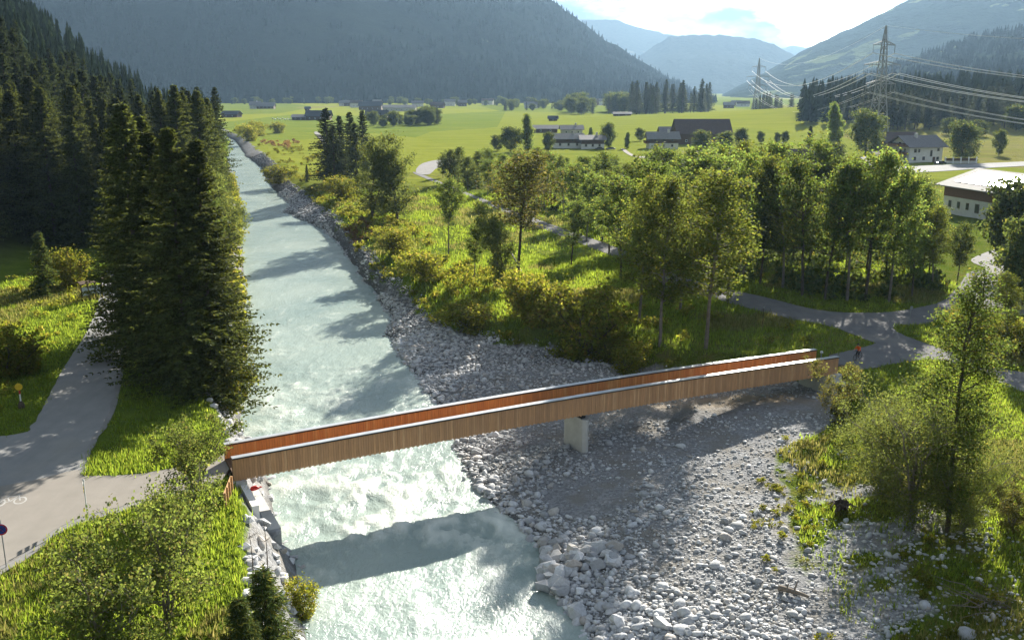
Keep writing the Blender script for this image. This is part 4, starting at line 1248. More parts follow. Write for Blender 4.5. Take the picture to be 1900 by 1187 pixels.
dryk = (fbm(x * 0.07, y * 0.07, 3, 55) > 0.30) | in_poly(x, y, np.array([(-45, 40), (-36, 47), (-27, 57), (-24, 52), (-30, 40)])) & (rg.random(len(x)) < 0.3)
sc = rg.uniform(0.6, 1.5, len(x)) * np.interp(y, [50, 120, 260], [0.85, 1.15, 1.7])
sc *= np.where((x < -24) & (y > 70) | (x > 34), 0.8, 1.0)
z = terrain(x, y)
tag(scatter_mesh('grass', x[~dryk], y[~dryk], z[~dryk], sc[~dryk], tufts, M['grass'], 1), 'bright green grass on the verges and river banks', 'grass', kind='stuff')
tag(scatter_mesh('dry_grass', x[dryk], y[dryk], z[dryk], sc[dryk] * 1.15, tufts, M['dry_grass'], 2), 'yellowed dry grass among the green on the banks', 'grass', kind='stuff')
# scrub along the right bank and thin patches on the stony corner
bl = [bush_leaves(300 + k, 1.0, 1.0, 190, 0.20) for k in range(5)]
bs_ = [bush_leaves(310 + k, 1.0, 1.0, 85, 0.30) for k in range(4)]
x, y = candidates(5200, -60, 34, 98, 290)
vg = veg_(y)
wid = np.interp(y, [98, 112, 125, 150, 200, 260, 290], [18, 34, 22, 14, 13, 12, 10])
k = (x > vg - 0.3) & (x < vg + wid) & ~on_road(x, y) & (fbm(x * 0.12, y * 0.12, 3, 66) > -0.12) & (rg.random(len(x)) < 0.75)
mown = in_poly(x, y, W((790, 330), (985, 412), (1150, 474), (1245, 522), (1400, 585), (1600, 640), (1540, 660), (1330, 665), (1250, 640), (1190, 545), (1080, 500), (960, 450), (830, 372)))
k &= ~mown | (rg.random(len(x)) < 0.12)
x, y = x[k], y[k]
tag(scatter_mesh('scrub', x, y, terrain(x, y), rg.uniform(0.55, 1.35, len(x)), bl, M['scrub'], 3), 'tangled yellow-green scrub along the right river bank', 'scrub', kind='stuff')
x, y = candidates(900, -44, -24, 180, 232)
vg = veg_(y)
k = (x > vg) & (x < vg + 5) & in_poly(x, y, W((640, 415), (690, 405), (720, 425), (660, 445)))
x, y = x[k], y[k]
tag(scatter_mesh('rust_scrub', x, y, terrain(x, y), rg.uniform(0.5, 0.9, len(x)), bl[:3], M['rust'], 5), 'rust-red withered scrub above the gravel spit', 'scrub', kind='stuff')
x, y = candidates(500, -150, -60, 380, 520)
k = in_poly(x, y, W((485, 262), (530, 258), (560, 268), (545, 278), (490, 272)))
x, y = x[k], y[k]
tag(scatter_mesh('far_rust_scrub', x, y, terrain(x, y), rg.uniform(1.0, 1.8, len(x)), bl[:2], M['rust'], 6), 'rusty red patch of scrub on the far bank', 'scrub', kind='stuff')
x, y = candidates(900, -160, -40, 240, 520)
vg = veg_(y)
k = (x > vg + 1) & (x < vg + 45) & (fbm(x * 0.06, y * 0.06, 3, 68) > 0.08)
x, y = x[k], y[k]
tag(scatter_mesh('far_scrub', x, y, terrain(x, y), rg.uniform(0.8, 1.8, len(x)), bl[:3], M['scrub'], 7), 'olive scrub on the far right bank towards the fields', 'scrub', kind='stuff')
x, y = candidates(420, 16, 36, 46, 84)
vg = veg_(y)
k = (x > vg - 2.5) & (x < vg + 16) & (fbm(x * 0.3, y * 0.3, 4, 91) < 0.05) & (rg.random(len(x)) < 0.8)
x, y = x[k], y[k]
wp = W((1030, 398), (1200, 455), (1330, 500), (1450, 538), (1560, 560), (1690, 555), (1745, 540), (1730, 480), (1500, 430), (1250, 380), (1080, 350), (900, 330), (830, 325), (850, 345), (960, 385))
ux, uy = candidates(5200, wp[:, 0].min(), wp[:, 0].max(), wp[:, 1].min(), wp[:, 1].max())
uk = in_poly(ux, uy, wp) & ~on_road(ux, uy) & (rg.random(len(ux)) < np.where(ux > 34, 0.62, 0.38))
ux, uy = ux[uk], uy[uk]
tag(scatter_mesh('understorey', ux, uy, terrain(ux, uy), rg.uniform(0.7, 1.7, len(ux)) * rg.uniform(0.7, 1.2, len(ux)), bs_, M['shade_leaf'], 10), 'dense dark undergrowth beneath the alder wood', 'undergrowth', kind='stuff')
uy = rg.uniform(100, 340, 380)
ux = xl_(uy) - rg.uniform(0.2, 4.6, len(uy))
uk = ~((uy > 56) & (uy < 73))
ux, uy = ux[uk], uy[uk]
tag(scatter_mesh('bank_scrub', ux, uy, terrain(ux, uy), rg.uniform(0.6, 1.5, len(ux)), bs_, M['scrub'], 11), 'bushy growth hanging over the left water edge', 'scrub', kind='stuff')
tag(scatter_mesh('low_weeds', x, y, terrain(x, y), rg.uniform(0.2, 0.55, len(x)), bl, M['scrub'], 8), 'low bright weeds growing between the stones in the lower right', 'weeds', kind='stuff')
x, y = candidates(700, -75, -36, 74, 150)
k = (x < np.interp(y, [74, 94, 125, 150], [-44, -49, -58, -66])) & ~on_road(x, y) & (rg.random(len(x)) < 0.6)
x, y = x[k], y[k]
tag(scatter_mesh('slope_weeds', x, y, terrain(x, y), rg.uniform(0.35, 0.8, len(x)), bs_, M['scrub'], 9), 'leafy weeds on the slope left of the road', 'weeds', kind='stuff')
# ---------------------------------------------------------------- the bridge
BL = 60.6
BROT = math.atan2(27.3, 54.1)
BO = np.array((-20.8, 65.5))
BD, BN = np.array((math.cos(BROT), math.sin(BROT))), np.array((-math.sin(BROT), math.cos(BROT)))
def bw(s, n_): return BO + BD * s + BN * n_
def camber(s): return 0.36 * np.sin(np.pi * np.clip(np.asarray(s) / BL, 0, 1))
WB = 3.12

def board_mat(name, c1, c2, c3):
    m, nt, b, out = new_mat(name)
    N = NT(nt)
    oc = N.pos()
    g = N.noise(9.0, 4, 0.6, N.scaled(oc, (1, 1, 0.12)))
    r = N.node('ShaderNodeObjectInfo').outputs['Random']
    isl = N.node('ShaderNodeNewGeometry').outputs['Random Per Island']
    k = N.math('FRACT', N.math('ADD', r, isl))
    col = N.mix(k, c1, c2)
    col = N.mix(N.rng(N.math('FRACT', N.math('MULTIPLY', k, 5.7)), 0.72, 1.0, 0, 0.75), col, c3)
    col = N.mix(N.rng(g, 0.35, 0.75, 0, 0.55), col, tuple(x * 0.5 for x in c1))
    N.link(col, b.inputs['Base Color'])
    b.inputs['Roughness'].default_value = 0.8
    b.inputs['Specular IOR Level'].default_value = 0.2
    N.bump(g, 0.3, 0.02, b)
    return m
M['board'] = board_mat('weathered_larch', (0.62, 0.345, 0.17), (0.46, 0.26, 0.135), (0.74, 0.46, 0.25))
M['board_new'] = board_mat('fresh_larch', (0.78, 0.33, 0.105), (0.64, 0.25, 0.085), (0.82, 0.44, 0.17))

bridge = thing('timber_bridge', 'long timber-clad footbridge with orange-brown boards crossing the river', 'bridge', (BO[0], BO[1], 0), BROT)
def strip(y0, y1, z0, z1, n=64, s0=0.0, s1=BL):
    """A long bar that follows the camber."""
    s = np.linspace(s0, s1, n)
    c = camber(s)
    v = np.concatenate([np.stack([s, np.full(n, y), c + z], 1) for y, z in ((y0, z0), (y1, z0), (y1, z1), (y0, z1))])
    i = np.arange(n - 1)
    f = np.concatenate([np.stack([a * n + i, a * n + i + 1, b_ * n + i + 1, b_ * n + i], 1) for a, b_ in ((0, 1), (1, 2), (2, 3), (3, 0))])
    e = np.array([(0, n, 2 * n, 3 * n), (n - 1, 4 * n - 1, 3 * n - 1, 2 * n - 1)])
    return v, np.concatenate([f[:, ::-1], e])
def strips(name, lst, mat, parent):
    mb = MB()
    for a in lst: mb.add(*strip(*a))
    return mb.build(name, mat, parent)
near = strips('near_parapet', [(-0.15, 0.15, -0.25, 1.40)], M['wood_red'], bridge)
far = strips('far_parapet', [(WB - 0.15, WB + 0.15, -0.25, 1.40)], M['wood_red'], bridge)
strips('cap', [(-0.26, 0.20, 1.445, 1.50)], M['metal_cap'], near)
strips('handrail', [(0.24, 0.36, 1.40, 1.455)], M['metal_cap'], near)
strips('drip_edge', [(-0.285, -0.245, 1.37, 1.44)], M['black'], near)
strips('cap', [(WB - 0.24, WB + 0.24, 1.445, 1.50)], M['metal_cap'], far)
strips('drip_edge', [(WB - 0.265, WB - 0.225, 1.36, 1.44)], M['black'], far)
strips('deck', [(0.16, WB - 0.16, 0.12, 0.30)], M['wood_dark'], bridge)
strips('girder', [(0.35, 0.75, -0.32, 0.11)], M['black'], bridge)
strips('girder', [(WB - 0.75, WB - 0.35, -0.32, 0.11)], M['black'], bridge)
NB = 300
pitch = BL / NB
bm_v = []
for k, (w_, z0, t_) in enumerate([(pitch - 0.014, -0.40, 0.030), (pitch - 0.02, -0.34, 0.022), (pitch - 0.010, -0.375, 0.036)]):
    bm_v.append(MB().box((0, -t_ / 2, (1.40 + z0) / 2), (w_, t_, 1.40 - z0)).mesh('board', M['board']))
for i in range(NB):
    s = (i + 0.5) * pitch
    obj('board', bm_v[(0, 1, 2, 1)[i % 4]], near, loc=(s, -0.1605, float(camber(s))))
mb = MB()
for i in range(NB):
    s = (i + 0.5) * pitch
    t_ = 0.022 + 0.012 * (i % 3)
    mb.box((s, WB - 0.1605 - t_ / 2, float(camber(s)) + 0.86), (pitch - 0.013, t_, 1.06))
tag(mb.build('inner_cladding', M['board_new'], far), 'rows of bright orange boards lining the far parapet', kind='stuff')
mb = MB()
for i in range(0, NB, 2):
    s = (i + 1) * pitch
    mb.box((s, WB + 0.176, float(camber(s)) + 0.63), (2 * pitch - 0.016, 0.03, 1.5))
    mb.box((s, 0.1765, float(camber(s)) + 0.84), (2 * pitch - 0.016, 0.028, 1.06))
tag(mb.build('rear_cladding', M['board'], far), kind='stuff')

# pier (a slab across the bridge axis) with two bearings
pc = bw(30.6, 0.0)
pz = -4.6
pier = thing('bridge_pier', 'pale concrete slab pier under the middle of the bridge on the stones', 'pier', (pc[0], pc[1], pz), BROT)
o_ = [(-0.32, -0.05), (-0.10, -0.30), (0.10, -0.30), (0.32, -0.05), (0.32, 3.2), (0.10, 3.45), (-0.10, 3.45), (-0.32, 3.2)]
MB().prism(o_, 0.0, 4.12).build('shaft', M['concrete'], pier)
for yb in (0.55, WB - 0.55):
    MB().box((0, yb, 4.27), (0.42, 0.42, 0.28)).build('bearing', M['black'], pier)
# abutments
ab = thing('bridge_abutment', 'white concrete abutment under the left end of the bridge', 'abutment', (*bw(0.9, 0), -4.9), BROT)
MB().box((-0.6, 1.55, 2.3), (1.2, 4.3, 4.5)).build('wall', M['concrete'], ab)
MB().box((0.75, 0.2, 1.0), (1.5, 9.0, 2.2)).build('footing', M['concrete'], ab)
MB().box((-0.25, -2.6, 2.3), (0.5, 4.0, 4.0)).build('wing_wall', M['white'], ab)
ab2 = thing('bridge_abutment', 'grey concrete abutment in the shade under the right end of the bridge', 'abutment', (*bw(BL - 1.2, 0), -2.5), BROT)
MB().box((0.6, 1.55, 1.05), (1.6, 4.4, 2.3)).build('wall', M['concrete'], ab2)
MB().box((0.5, -1.6, 0.8), (1.2, 1.8, 1.7)).build('wing_wall', M['concrete'], ab2)
# timber fence beside the left abutment
fn = thing('timber_fence', 'short new timber fence beside the left end of the bridge', 'fence', (*P(431, 905, 0.2), 0), -1.44)
for k in range(4):
    MB().box((k * 0.95, 0, 0.45), (0.12, 0.12, 1.3)).build('post', M['wood_new'], fn)
for zq in (0.45, 0.72, 0.99):
    MB().box((1.42, -0.085, zq), (3.1, 0.045, 0.18)).build('rail', M['wood_new'], fn)
# small red bundle left on the abutment ledge
q = bw(2.0, 2.6)
rb = thing('red_bundle', 'small red bundle lying on the ledge below the left bridge end', 'bundle', (q[0], q[1], -2.55), 0.5)
_mb = MB(); _mb.tube(np.array([(-0.35, 0, 0.1), (-0.2, 0, 0.16), (0.1, 0.02, 0.2), (0.35, 0, 0.12)]), [0.08, 0.2, 0.22, 0.07], 8); _mb.build('sack', M['red'], rb, True)
_mb = MB(); _mb.tube(np.array([(0.33, 0, 0.13), (0.5, 0.02, 0.2), (0.6, 0.0, 0.12)]), [0.05, 0.07, 0.02], 6); _mb.build('tied_end', M['red'], rb, True)

# ---------------------------------------------------------------- stones
m, nt, b, out = new_mat('river_stone')
N = NT(nt)
isl = N.math('FRACT', N.math('ADD', N.node('ShaderNodeObjectInfo').outputs['Random'], N.node('ShaderNodeNewGeometry').outputs['Random Per Island']))
col = N.mix(isl, (0.33, 0.338, 0.35), (0.68, 0.685, 0.69))
k2 = N.math('FRACT', N.math('MULTIPLY', isl, 9.7))
col = N.mix(N.rng(k2, 0.8, 1.0, 0, 0.7), col, (0.42, 0.36, 0.29))
col = N.mix(N.rng(k2, 0.25, 0.0, 0, 0.6), col, (0.2, 0.205, 0.21))
gn = N.noise(5.0, 5, 0.65, N.pos())
col = N.mix(N.rng(gn, 0.4, 0.75, 0, 0.45), col, (0.15, 0.145, 0.135))
N.link(col, b.inputs['Base Color'])
b.inputs['Roughness'].default_value = 0.85
b.inputs['Specular IOR Level'].default_value = 0.25
N.bump(gn, 0.5, 0.06, b)
M['stone'] = m

import bmesh
def stone_mesh(seed, angular, sub=2):
    r_ = np.random.default_rng(seed)
    bm = bmesh.new()
    if angular:
        p = unit(r_.normal(size=(15, 3))) * r_.uniform(0.75, 1.05, (15, 1)) * np.array((1.0, r_.uniform(.65, .95), r_.uniform(.55, .8)))
        for q in p: bm.verts.new(q)
        bmesh.ops.convex_hull(bm, input=bm.verts)
        for v in [v for v in bm.verts if not v.link_faces]: bm.verts.remove(v)
    else:
        bmesh.ops.create_icosphere(bm, subdivisions=sub, radius=1.0)
        s_ = np.array((1.0, r_.uniform(0.6, 0.95), r_.uniform(0.42, 0.7)))
        ph = r_.uniform(0, 6, 6)
        for v in bm.verts:
            c = np.array(v.co)
            f_ = 1 + 0.16 * math.sin(2.3 * c[0] + ph[0] + 1.7 * c[1]) + 0.12 * math.sin(3.1 * c[1] + ph[1] - c[2]) + 0.1 * math.sin(3.9 * c[2] + ph[2] + c[0])
            if sub == 1: f_ *= r_.uniform(0.85, 1.1)
            v.co = Vector(c * s_ * f_)
    me = bpy.data.meshes.new('stone')
    bm.to_mesh(me); bm.free()
    me.materials.append(M['stone'])
    for p_ in me.polygons: p_.use_smooth = not angular
    return me
ROUND = [stone_mesh(400 + k, False) for k in range(8)]
ANG = [stone_mesh(430 + k, True) for k in range(8)]
def raw(me):
    v = np.array([x.co[:] for x in me.vertices]); f = np.array([p_.vertices[:] for p_ in me.polygons])
    return v, f
TINY = [raw(stone_mesh(460 + k, False, 1)) for k in range(8)]
MIDS = [raw(x) for x in ROUND]

rs = np.random.default_rng(77)
# special boulders at the lower shore (things of their own)
for a, b_, r_, k, lab in [(1075, 1142, 0.95, 1, 'big rounded grey boulder standing alone in the shallow water'), (1226, 1163, 0.9, 2, 'big pale flat-topped boulder on the shore, lower middle'),
                          (1146, 1160, 0.72, 3, 'white wedge-shaped boulder left of the flat-topped one'), (1132, 1136, 0.45, 5, 'brownish boulder at the water edge above the white wedge'), (1034, 1103, 0.5, 4, 'rusty brown boulder in the water at the tip of the rock pile'), (862, 898, 0.3, 0, 'small dark stone alone in the rapids below the bridge')]:
    q = Pt(a, b_)
    zz = max(tz(*q), -4.75)
    o = obj('boulder', ANG[k], loc=(q[0], q[1], zz + r_ * 0.28), rot=(rs.uniform(-.3, .3), rs.uniform(-.3, .3), rs.uniform(0, 6)), scale=(r_, r_, r_ * 1.05))
    tag(o, lab, 'boulder', 'boulders at the lower shore')

# pebble fields
n = 98000
y = 44 + 250 * rs.random(n) ** 2.1
xr, vg = xr_(y), np.maximum(veg_(y), xr_(y) + 1.2)
x = xr - 0.5 + (np.where(y < 74, 33, vg + 2.2) - xr) * rs.random(n)
dens = 0.55 + 0.6 * fbm(x * 0.22, y * 0.22, 4, 33)
def ell(px, py, z, rx, ry):
    c = P(px, py, z)
    return ((x - c[0]) / rx) ** 2 + ((y - c[1]) / ry) ** 2 < 1 + 0.5 * fbm(x * .4, y * .4, 3, 8)
sandy = ell(1085, 918, -3.5, 3.6, 3.2) | ell(1360, 765, -3, 11.5, 3.4)
dens = np.where(sandy, 0.05, dens)
dens = np.maximum(dens, np.where((x - xr < 7) & (y < 120) & ~sandy, 0.9, 0))
dens = np.maximum(dens, np.where((y > 98) & (y < 118), 0.95, 0))
dens *= np.where(x > vg - 1.0, np.where(fbm(x * 0.3, y * 0.3, 4, 91) > -0.05, 0.45, 0.12), 1.0)
dens = np.where((y > 122) & (x > vg - 1.5), 0.05, dens)
keep = rs.random(n) < np.clip(dens, 0, 1)
x, y = x[keep], y[keep]
size = 0.074 * rs.lognormal(0, 0.52, len(x)) * np.interp(y, [45, 110, 300], [1.0, 1.25, 1.9])
near_w = np.clip(1 - (x - xr_(y)) / 9, 0, 1)
size *= 1 + 0.55 * near_w
size *= np.where(y > 122, 0.7, 1.0)
size = np.clip(size, 0.05, 0.42)
z = terrain(x, y)
vis = size / np.hypot(y, x)
order = np.argsort(-vis)
big, mid, sml = order[:300], order[300:1300], order[1300:]
for i in big:
    obj('stone', (ROUND if i % 2 else ANG)[i % 8], gravel_bar, loc=(x[i], y[i], z[i] + size[i] * 0.22), rot=(rs.uniform(-.35, .35), rs.uniform(-.35, .35), rs.uniform(0, 6.28)), scale=(size[i] * 1.25,) * 3)
st = scatter_mesh('cobbles', x[mid], y[mid], z[mid] + size[mid] * 0.25, size[mid] * 1.15, MIDS, M['stone'], 51, gravel_bar)
tag(st, 'thousands of grey and white river cobbles', kind='stuff')
for p_ in (st,): p_.data.polygons.foreach_set('use_smooth', np.ones(len(p_.data.polygons), bool))
st = scatter_mesh('pebbles', x[sml], y[sml], z[sml] + size[sml] * 0.3, size[sml] * 1.15, TINY, M['stone'], 52, gravel_bar)
tag(st, 'countless smaller grey pebbles of the gravel bar', kind='stuff')
st.data.polygons.foreach_set('use_smooth', np.ones(len(st.data.polygons), bool))
# angular rock pile at the shore and riprap on the left bank
for k in range(95):
    a, b_ = rs.uniform(1005, 1140), rs.uniform(1015, 1120)
    if b_ > 1040 + (1150 - a) * 0.55: continue
    q = Pt(a, b_)
    r_ = rs.uniform(0.4, 0.95)
    obj('stone', ANG[k % 8], gravel_bar, loc=(q[0], q[1], max(tz(*q), -4.8) + r_ * 0.42), rot=(rs.uniform(-.5, .5), rs.uniform(-.5, .5), rs.uniform(0, 6)), scale=(r_, r_, r_))
cnt = 0
for k in range(900):
    y_ = 46 + 100 * rs.random() ** 1.7
    xl = float(xl_(np.array([y_]))[0])
    x_ = xl + rs.uniform(-3.4, 0.7)
    if 62.5 < y_ < 70 and x_ < xl - 0.3: continue
    r_ = rs.uniform(0.25, 0.62)
    obj('stone', (ANG if k % 5 else ROUND)[k % 8], embankment, loc=(x_, y_, tz(x_, y_) + r_ * 0.15), rot=(rs.uniform(-.6, .6), rs.uniform(-.6, .6), rs.uniform(0, 6)), scale=(r_ * 1.25, r_, r_))
    cnt += 1
    if cnt > 280: break
# upstream right shore stones, joined; dark colour paints both wetness and backlit shade
n = 3600
y = 105 + 330 * rs.random(n) ** 1.3
x = xr_(y) + rs.normal(size=n) * 0.6 + 0.6 + rs.random(n) * np.maximum(veg_(y) - xr_(y), 1.5)
M['stone_dark'] = simple('damp_backlit_stone', (0.16, 0.16, 0.165), 0.8, (0.09, 0.09, 0.095), 2.0, coords='pos')
st = scatter_mesh('shore_stones', x, y, np.maximum(terrain(x, y), zw_(y) - 0.05), rs.uniform(0.12, 0.36, n) * np.interp(y, [100, 400], [0.9, 1.7]), TINY, M['stone_dark'], 53, gravel_bar)
tag(st, 'dark stones along the upstream shore', kind='stuff')
st.data.polygons.foreach_set('use_smooth', np.ones(len(st.data.polygons), bool))

# driftwood, fallen trunk, stump, brushwood
def log(name, label, a, b_, r_, bend=0.1, stubs=2, mat='deadwood'):
    a, b_ = np.array(a, float), np.array(b_, float)
    root = thing(name, label, 'log', tuple(a))
    t_ = np.linspace(0, 1, 9)
    L_ = b_ - a
    pts = L_ * t_[:, None] + np.array((0, 0, 1)) * (bend * np.sin(t_ * 3.1))[:, None]
    MB().tube(pts, r_ * (1 - 0.55 * t_), 8).build('trunk', M[mat], root, True)
    for k in range(stubs):
        p0 = pts[2 + 2 * k]
        MB().tube(np.array([p0, p0 + np.array((0.15, 0.1, 0.35)) * (1 + k)]), [r_ * 0.35, r_ * 0.12], 5).build('branch_stub', M[mat], root, True)
q0, q1 = Pt(945, 490), Pt(975, 520)
log('fallen_trunk', 'pale fallen trunk leaning at the foot of the bare-trunked tree', (q0[0], q0[1], tz(*q0) + 2.4), (q1[0], q1[1], tz(*q1) + 0.15), 0.16, 0.1)
q0, q1 = Pt(1445, 1095), Pt(1500, 1112)
log('driftwood_log', 'weathered driftwood log lying between the stones in the lower right', (q0[0], q0[1], tz(*q0) + 0.2), (q1[0], q1[1], tz(*q1) + 0.2), 0.2, 0.05)
q = Pt(1560, 952)
root = thing('root_stump', 'dark upturned root stump at the edge of the gravel, below the willow bush', 'stump', (q[0], q[1], tz(*q)))
MB().tube(np.array([(0, 0, -0.1), (0.05, 0, 0.45), (0.02, 0.05, 0.9)]), [0.5, 0.42, 0.5], 9).build('stump', M['bark'], root, True)
for k in range(9):
    a_ = k * 0.7
    MB().tube(np.array([(0.2 * math.cos(a_), 0.2 * math.sin(a_), 0.5), (0.65 * math.cos(a_), 0.65 * math.sin(a_), 0.75 + 0.1 * (k % 3)), (0.95 * math.cos(a_), 0.95 * math.sin(a_), 0.55)]), [0.13, 0.08, 0.03], 5).build('root', M['bark'], root, True)
q = Pt(1848, 1118)
root = thing('brushwood_pile', 'tangle of dead branches on the ground near the right edge', 'branches', (q[0], q[1], tz(*q)))
for k in range(34):
    a_, l_ = rs.uniform(-1.3, 1.3) + math.pi, rs.uniform(0.8, 2.6)
    o_ = np.array((rs.normal() * 0.8, rs.normal() * 0.7, 0.05))
    e_ = o_ + np.array((math.cos(a_) * l_, math.sin(a_) * l_, rs.uniform(0.05, 0.7)))
    MB().tube(np.array([o_, 0.5 * (o_ + e_) + rs.normal(size=3) * 0.12, e_]), [0.035, 0.025, 0.01], 4).build('branch', M['deadwood'], root)

# ---------------------------------------------------------------- buildings
def house(name, label, c, rot, L, Wd, hw, rise, wall, roof, over=0.9, windows=(), upper=None, upper_from=0.6, chimney=None, balcony=None, door=None, cat='house', z=None, rt=0.22):
    """Ridge along local x; front eave at -y, left gable at -x. windows: (face, u, v, w, h)."""
    zz = tz(c[0], c[1]) if z is None else z
    root = thing(name, label, cat, (c[0], c[1], zz - 0.1), rot)
    hl, hwd = L / 2, Wd / 2
    h = hw + 0.1
    v = []
    for sx in (-hl, hl):
        v += [(sx, -hwd, 0), (sx, hwd, 0), (sx, hwd, h), (sx, 0, h + rise), (sx, -hwd, h)]
    mb = MB()
    mb.add(v, [(0, 4, 3, 2, 1)]); mb.add(v, [(5, 6, 7, 8, 9)])
    mb.add(v, [(0, 5, 9, 4), (1, 2, 7, 6)])
    mb.add(v, [(2, 3, 8, 7), (3, 4, 9, 8)])
    mb.build('wall', M[wall], root)
    sl = rise / hwd
    mb = MB()
    ev = hwd + over
    for sg in (-1, 1):
        vv = []
        for dz in (0.03, 0.03 + rt):
            vv += [(-hl - over, 0, h + rise + dz), (hl + over, 0, h + rise + dz), (hl + over, sg * ev, h + rise - sl * ev + dz), (-hl - over, sg * ev, h + rise - sl * ev + dz)]
        mb.add(vv, [(0, 1, 2, 3), (7, 6, 5, 4), (0, 4, 5, 1), (1, 5, 6, 2), (2, 6, 7, 3), (3, 7, 4, 0)])
    rf = mb.build('roof', M[roof], root)
    if chimney:
        MB().box((chimney[0], chimney[1], h + rise * (1 - abs(chimney[1]) / hwd) + 0.75), (0.9, 0.9, 2.0)).build('chimney', M['concrete'], rf)
    if upper:
        zu = h * upper_from
        mb = MB()
        e_ = 0.06
        mb.box((0, -hwd - e_ / 2, (zu + h) / 2), (L + 2 * e_, e_, h - zu - 0.02))
        mb.box((0, hwd + e_ / 2, (zu + h) / 2), (L + 2 * e_, e_, h - zu - 0.02))
        for sx in (-1, 1):
            x0 = sx * (hl + e_ / 2)
            vv = [(x0 - e_ / 2.1, -hwd, zu), (x0 - e_ / 2.1, hwd, zu), (x0 - e_ / 2.1, hwd, h - 0.03), (x0 - e_ / 2.1, 0, h + rise - 0.05), (x0 - e_ / 2.1, -hwd, h - 0.03)]
            vv += [(a + e_ / 1.05, b__, c__) for a, b__, c__ in vv]
            mb.add(vv, [(0, 4, 3, 2, 1)]); mb.add(vv, [(5, 6, 7, 8, 9)])
            mb.add(vv, [(0, 1, 6, 5), (1, 2, 7, 6), (2, 3, 8, 7), (3, 4, 9, 8), (4, 0, 5, 9)])
        mb.build('timber_upper_wall', M[upper], root)
    for face, u, vz, w_, h_ in windows:
        if face == 'f': p_, sz, nn = (u, -hwd - 0.075, vz), (w_, 0.10, h_), (0, -1)
        elif face == 'b': p_, sz, nn = (u, hwd + 0.075, vz), (w_, 0.10, h_), (0, 1)
        elif face == 'l': p_, sz, nn = (-hl - 0.075, u, vz), (0.10, w_, h_), (-1, 0)
        else: p_, sz, nn = (hl + 0.075, u, vz), (0.10, w_, h_), (1, 0)
        wn_ = MB().box(p_, sz).build('window', M['white'] if wall != 'plaster' else M['wood_dark'], root)
        g_ = 0.8
        sz2 = (sz[0] * g_, 0.03, sz[2] * g_) if face in 'fb' else (0.03, sz[1] * g_, sz[2] * g_)
        MB().box((p_[0] + nn[0] * 0.055, p_[1] + nn[1] * 0.055, p_[2]), sz2).build('pane', M['glass'], wn_)
    if door:
        MB().box((door, -hwd - 0.08, 1.1), (1.1, 0.11, 2.2)).build('door', M['wood_dark'], root)
    if balcony:
        for zq in balcony:
            bl_ = MB()
            bl_.box((-hl - 0.75, 0, zq), (1.3, Wd * 0.86, 0.16))
            bl_.box((-hl - 1.36, 0, zq + 0.58), (0.08, Wd * 0.86, 0.95))
            bl_.box((-hl - 0.75, -Wd * 0.43, zq + 0.58), (1.3, 0.08, 0.95))
            bl_.box((-hl - 0.75, Wd * 0.43, zq + 0.58), (1.3, 0.08, 0.95))
            bo = bl_.build('balcony', M['wood_red'], root)
            fl_ = MB()
            for k in range(12):
                fl_.box((-hl - 1.5, -Wd * 0.4 + k * Wd * 0.072, zq + 1.0 + 0.08 * (k % 2)), (0.3, 0.5, 0.3))
            fl_.build('flower_box', M['copper'], bo)
    return root

win2 = [('f', -5.2, 1.7, 1.1, 1.4), ('f', -1.0, 1.7, 1.1, 1.4), ('f', 5.6, 1.6, 1.1, 1.2), ('f', -5.2, 4.7, 1.1, 1.4), ('f', -3.4, 4.7, 0.8, 1.3), ('f', 2.4, 3.6, 1.0, 2.4), ('f', 5.6, 5.0, 1.0, 1.2),
        ('l', -3.4, 1.7, 1.1, 1.5), ('l', -1.2, 1.7, 1.1, 1.5), ('l', 1.4, 1.7, 1.1, 1.5), ('l', 3.4, 1.7, 1.1, 1.5), ('l', -3.2, 4.6, 1.1, 1.6), ('l', -0.8, 4.6, 1.1, 1.6), ('l', 1.6, 4.6, 1.1, 1.6), ('l', 0.0, 7.2, 1.2, 1.2)]
ch = P(1697, 300)
house('chalet', 'large white chalet with grey gabled roof and flowered balconies', ch, 0.30, 15.5, 12.0, 6.6, 3.4, 'plaster', 'roof_grey', 1.5, win2, chimney=(-1.5, -1.2), balcony=(3.2, 6.3), door=3.8)
house('farmhouse', 'brown-roofed building behind the white chalet', P(1660, 286), 0.25, 17, 12, 5.0, 4.2, 'wood_dark', 'roof_brown', 1.2, [('f', -5, 1.6, 1.1, 1.2), ('l', 0, 2.0, 1.1, 1.2)])
house('outbuilding', 'low white annex half hidden left of the chalet', P(1634, 303), 0.3, 8, 6, 3.0, 1.2, 'plaster', 'roof_brown', 0.6, [('f', -1, 1.5, 1.0, 1.1), ('f', 2, 1.5, 1.0, 1.1)])
house('shed', 'dark-roofed shed behind the alder wood', P(1608, 330), 0.9, 14, 11, 3.2, 3.6, 'wood_dark', 'roof_dark', 1.0, [('f', 0, 1.6, 1.2, 1.0)], cat='shed')
house('barn', 'barn with dark reddish roof behind the copper-leaved tree', P(1478, 318), 0.15, 16, 11, 4.0, 3.4, 'wood_dark', 'roof_brown', 1.0, [('f', -4, 1.8, 1.2, 1.2), ('f', 4, 1.8, 1.2, 1.2)], cat='barn')
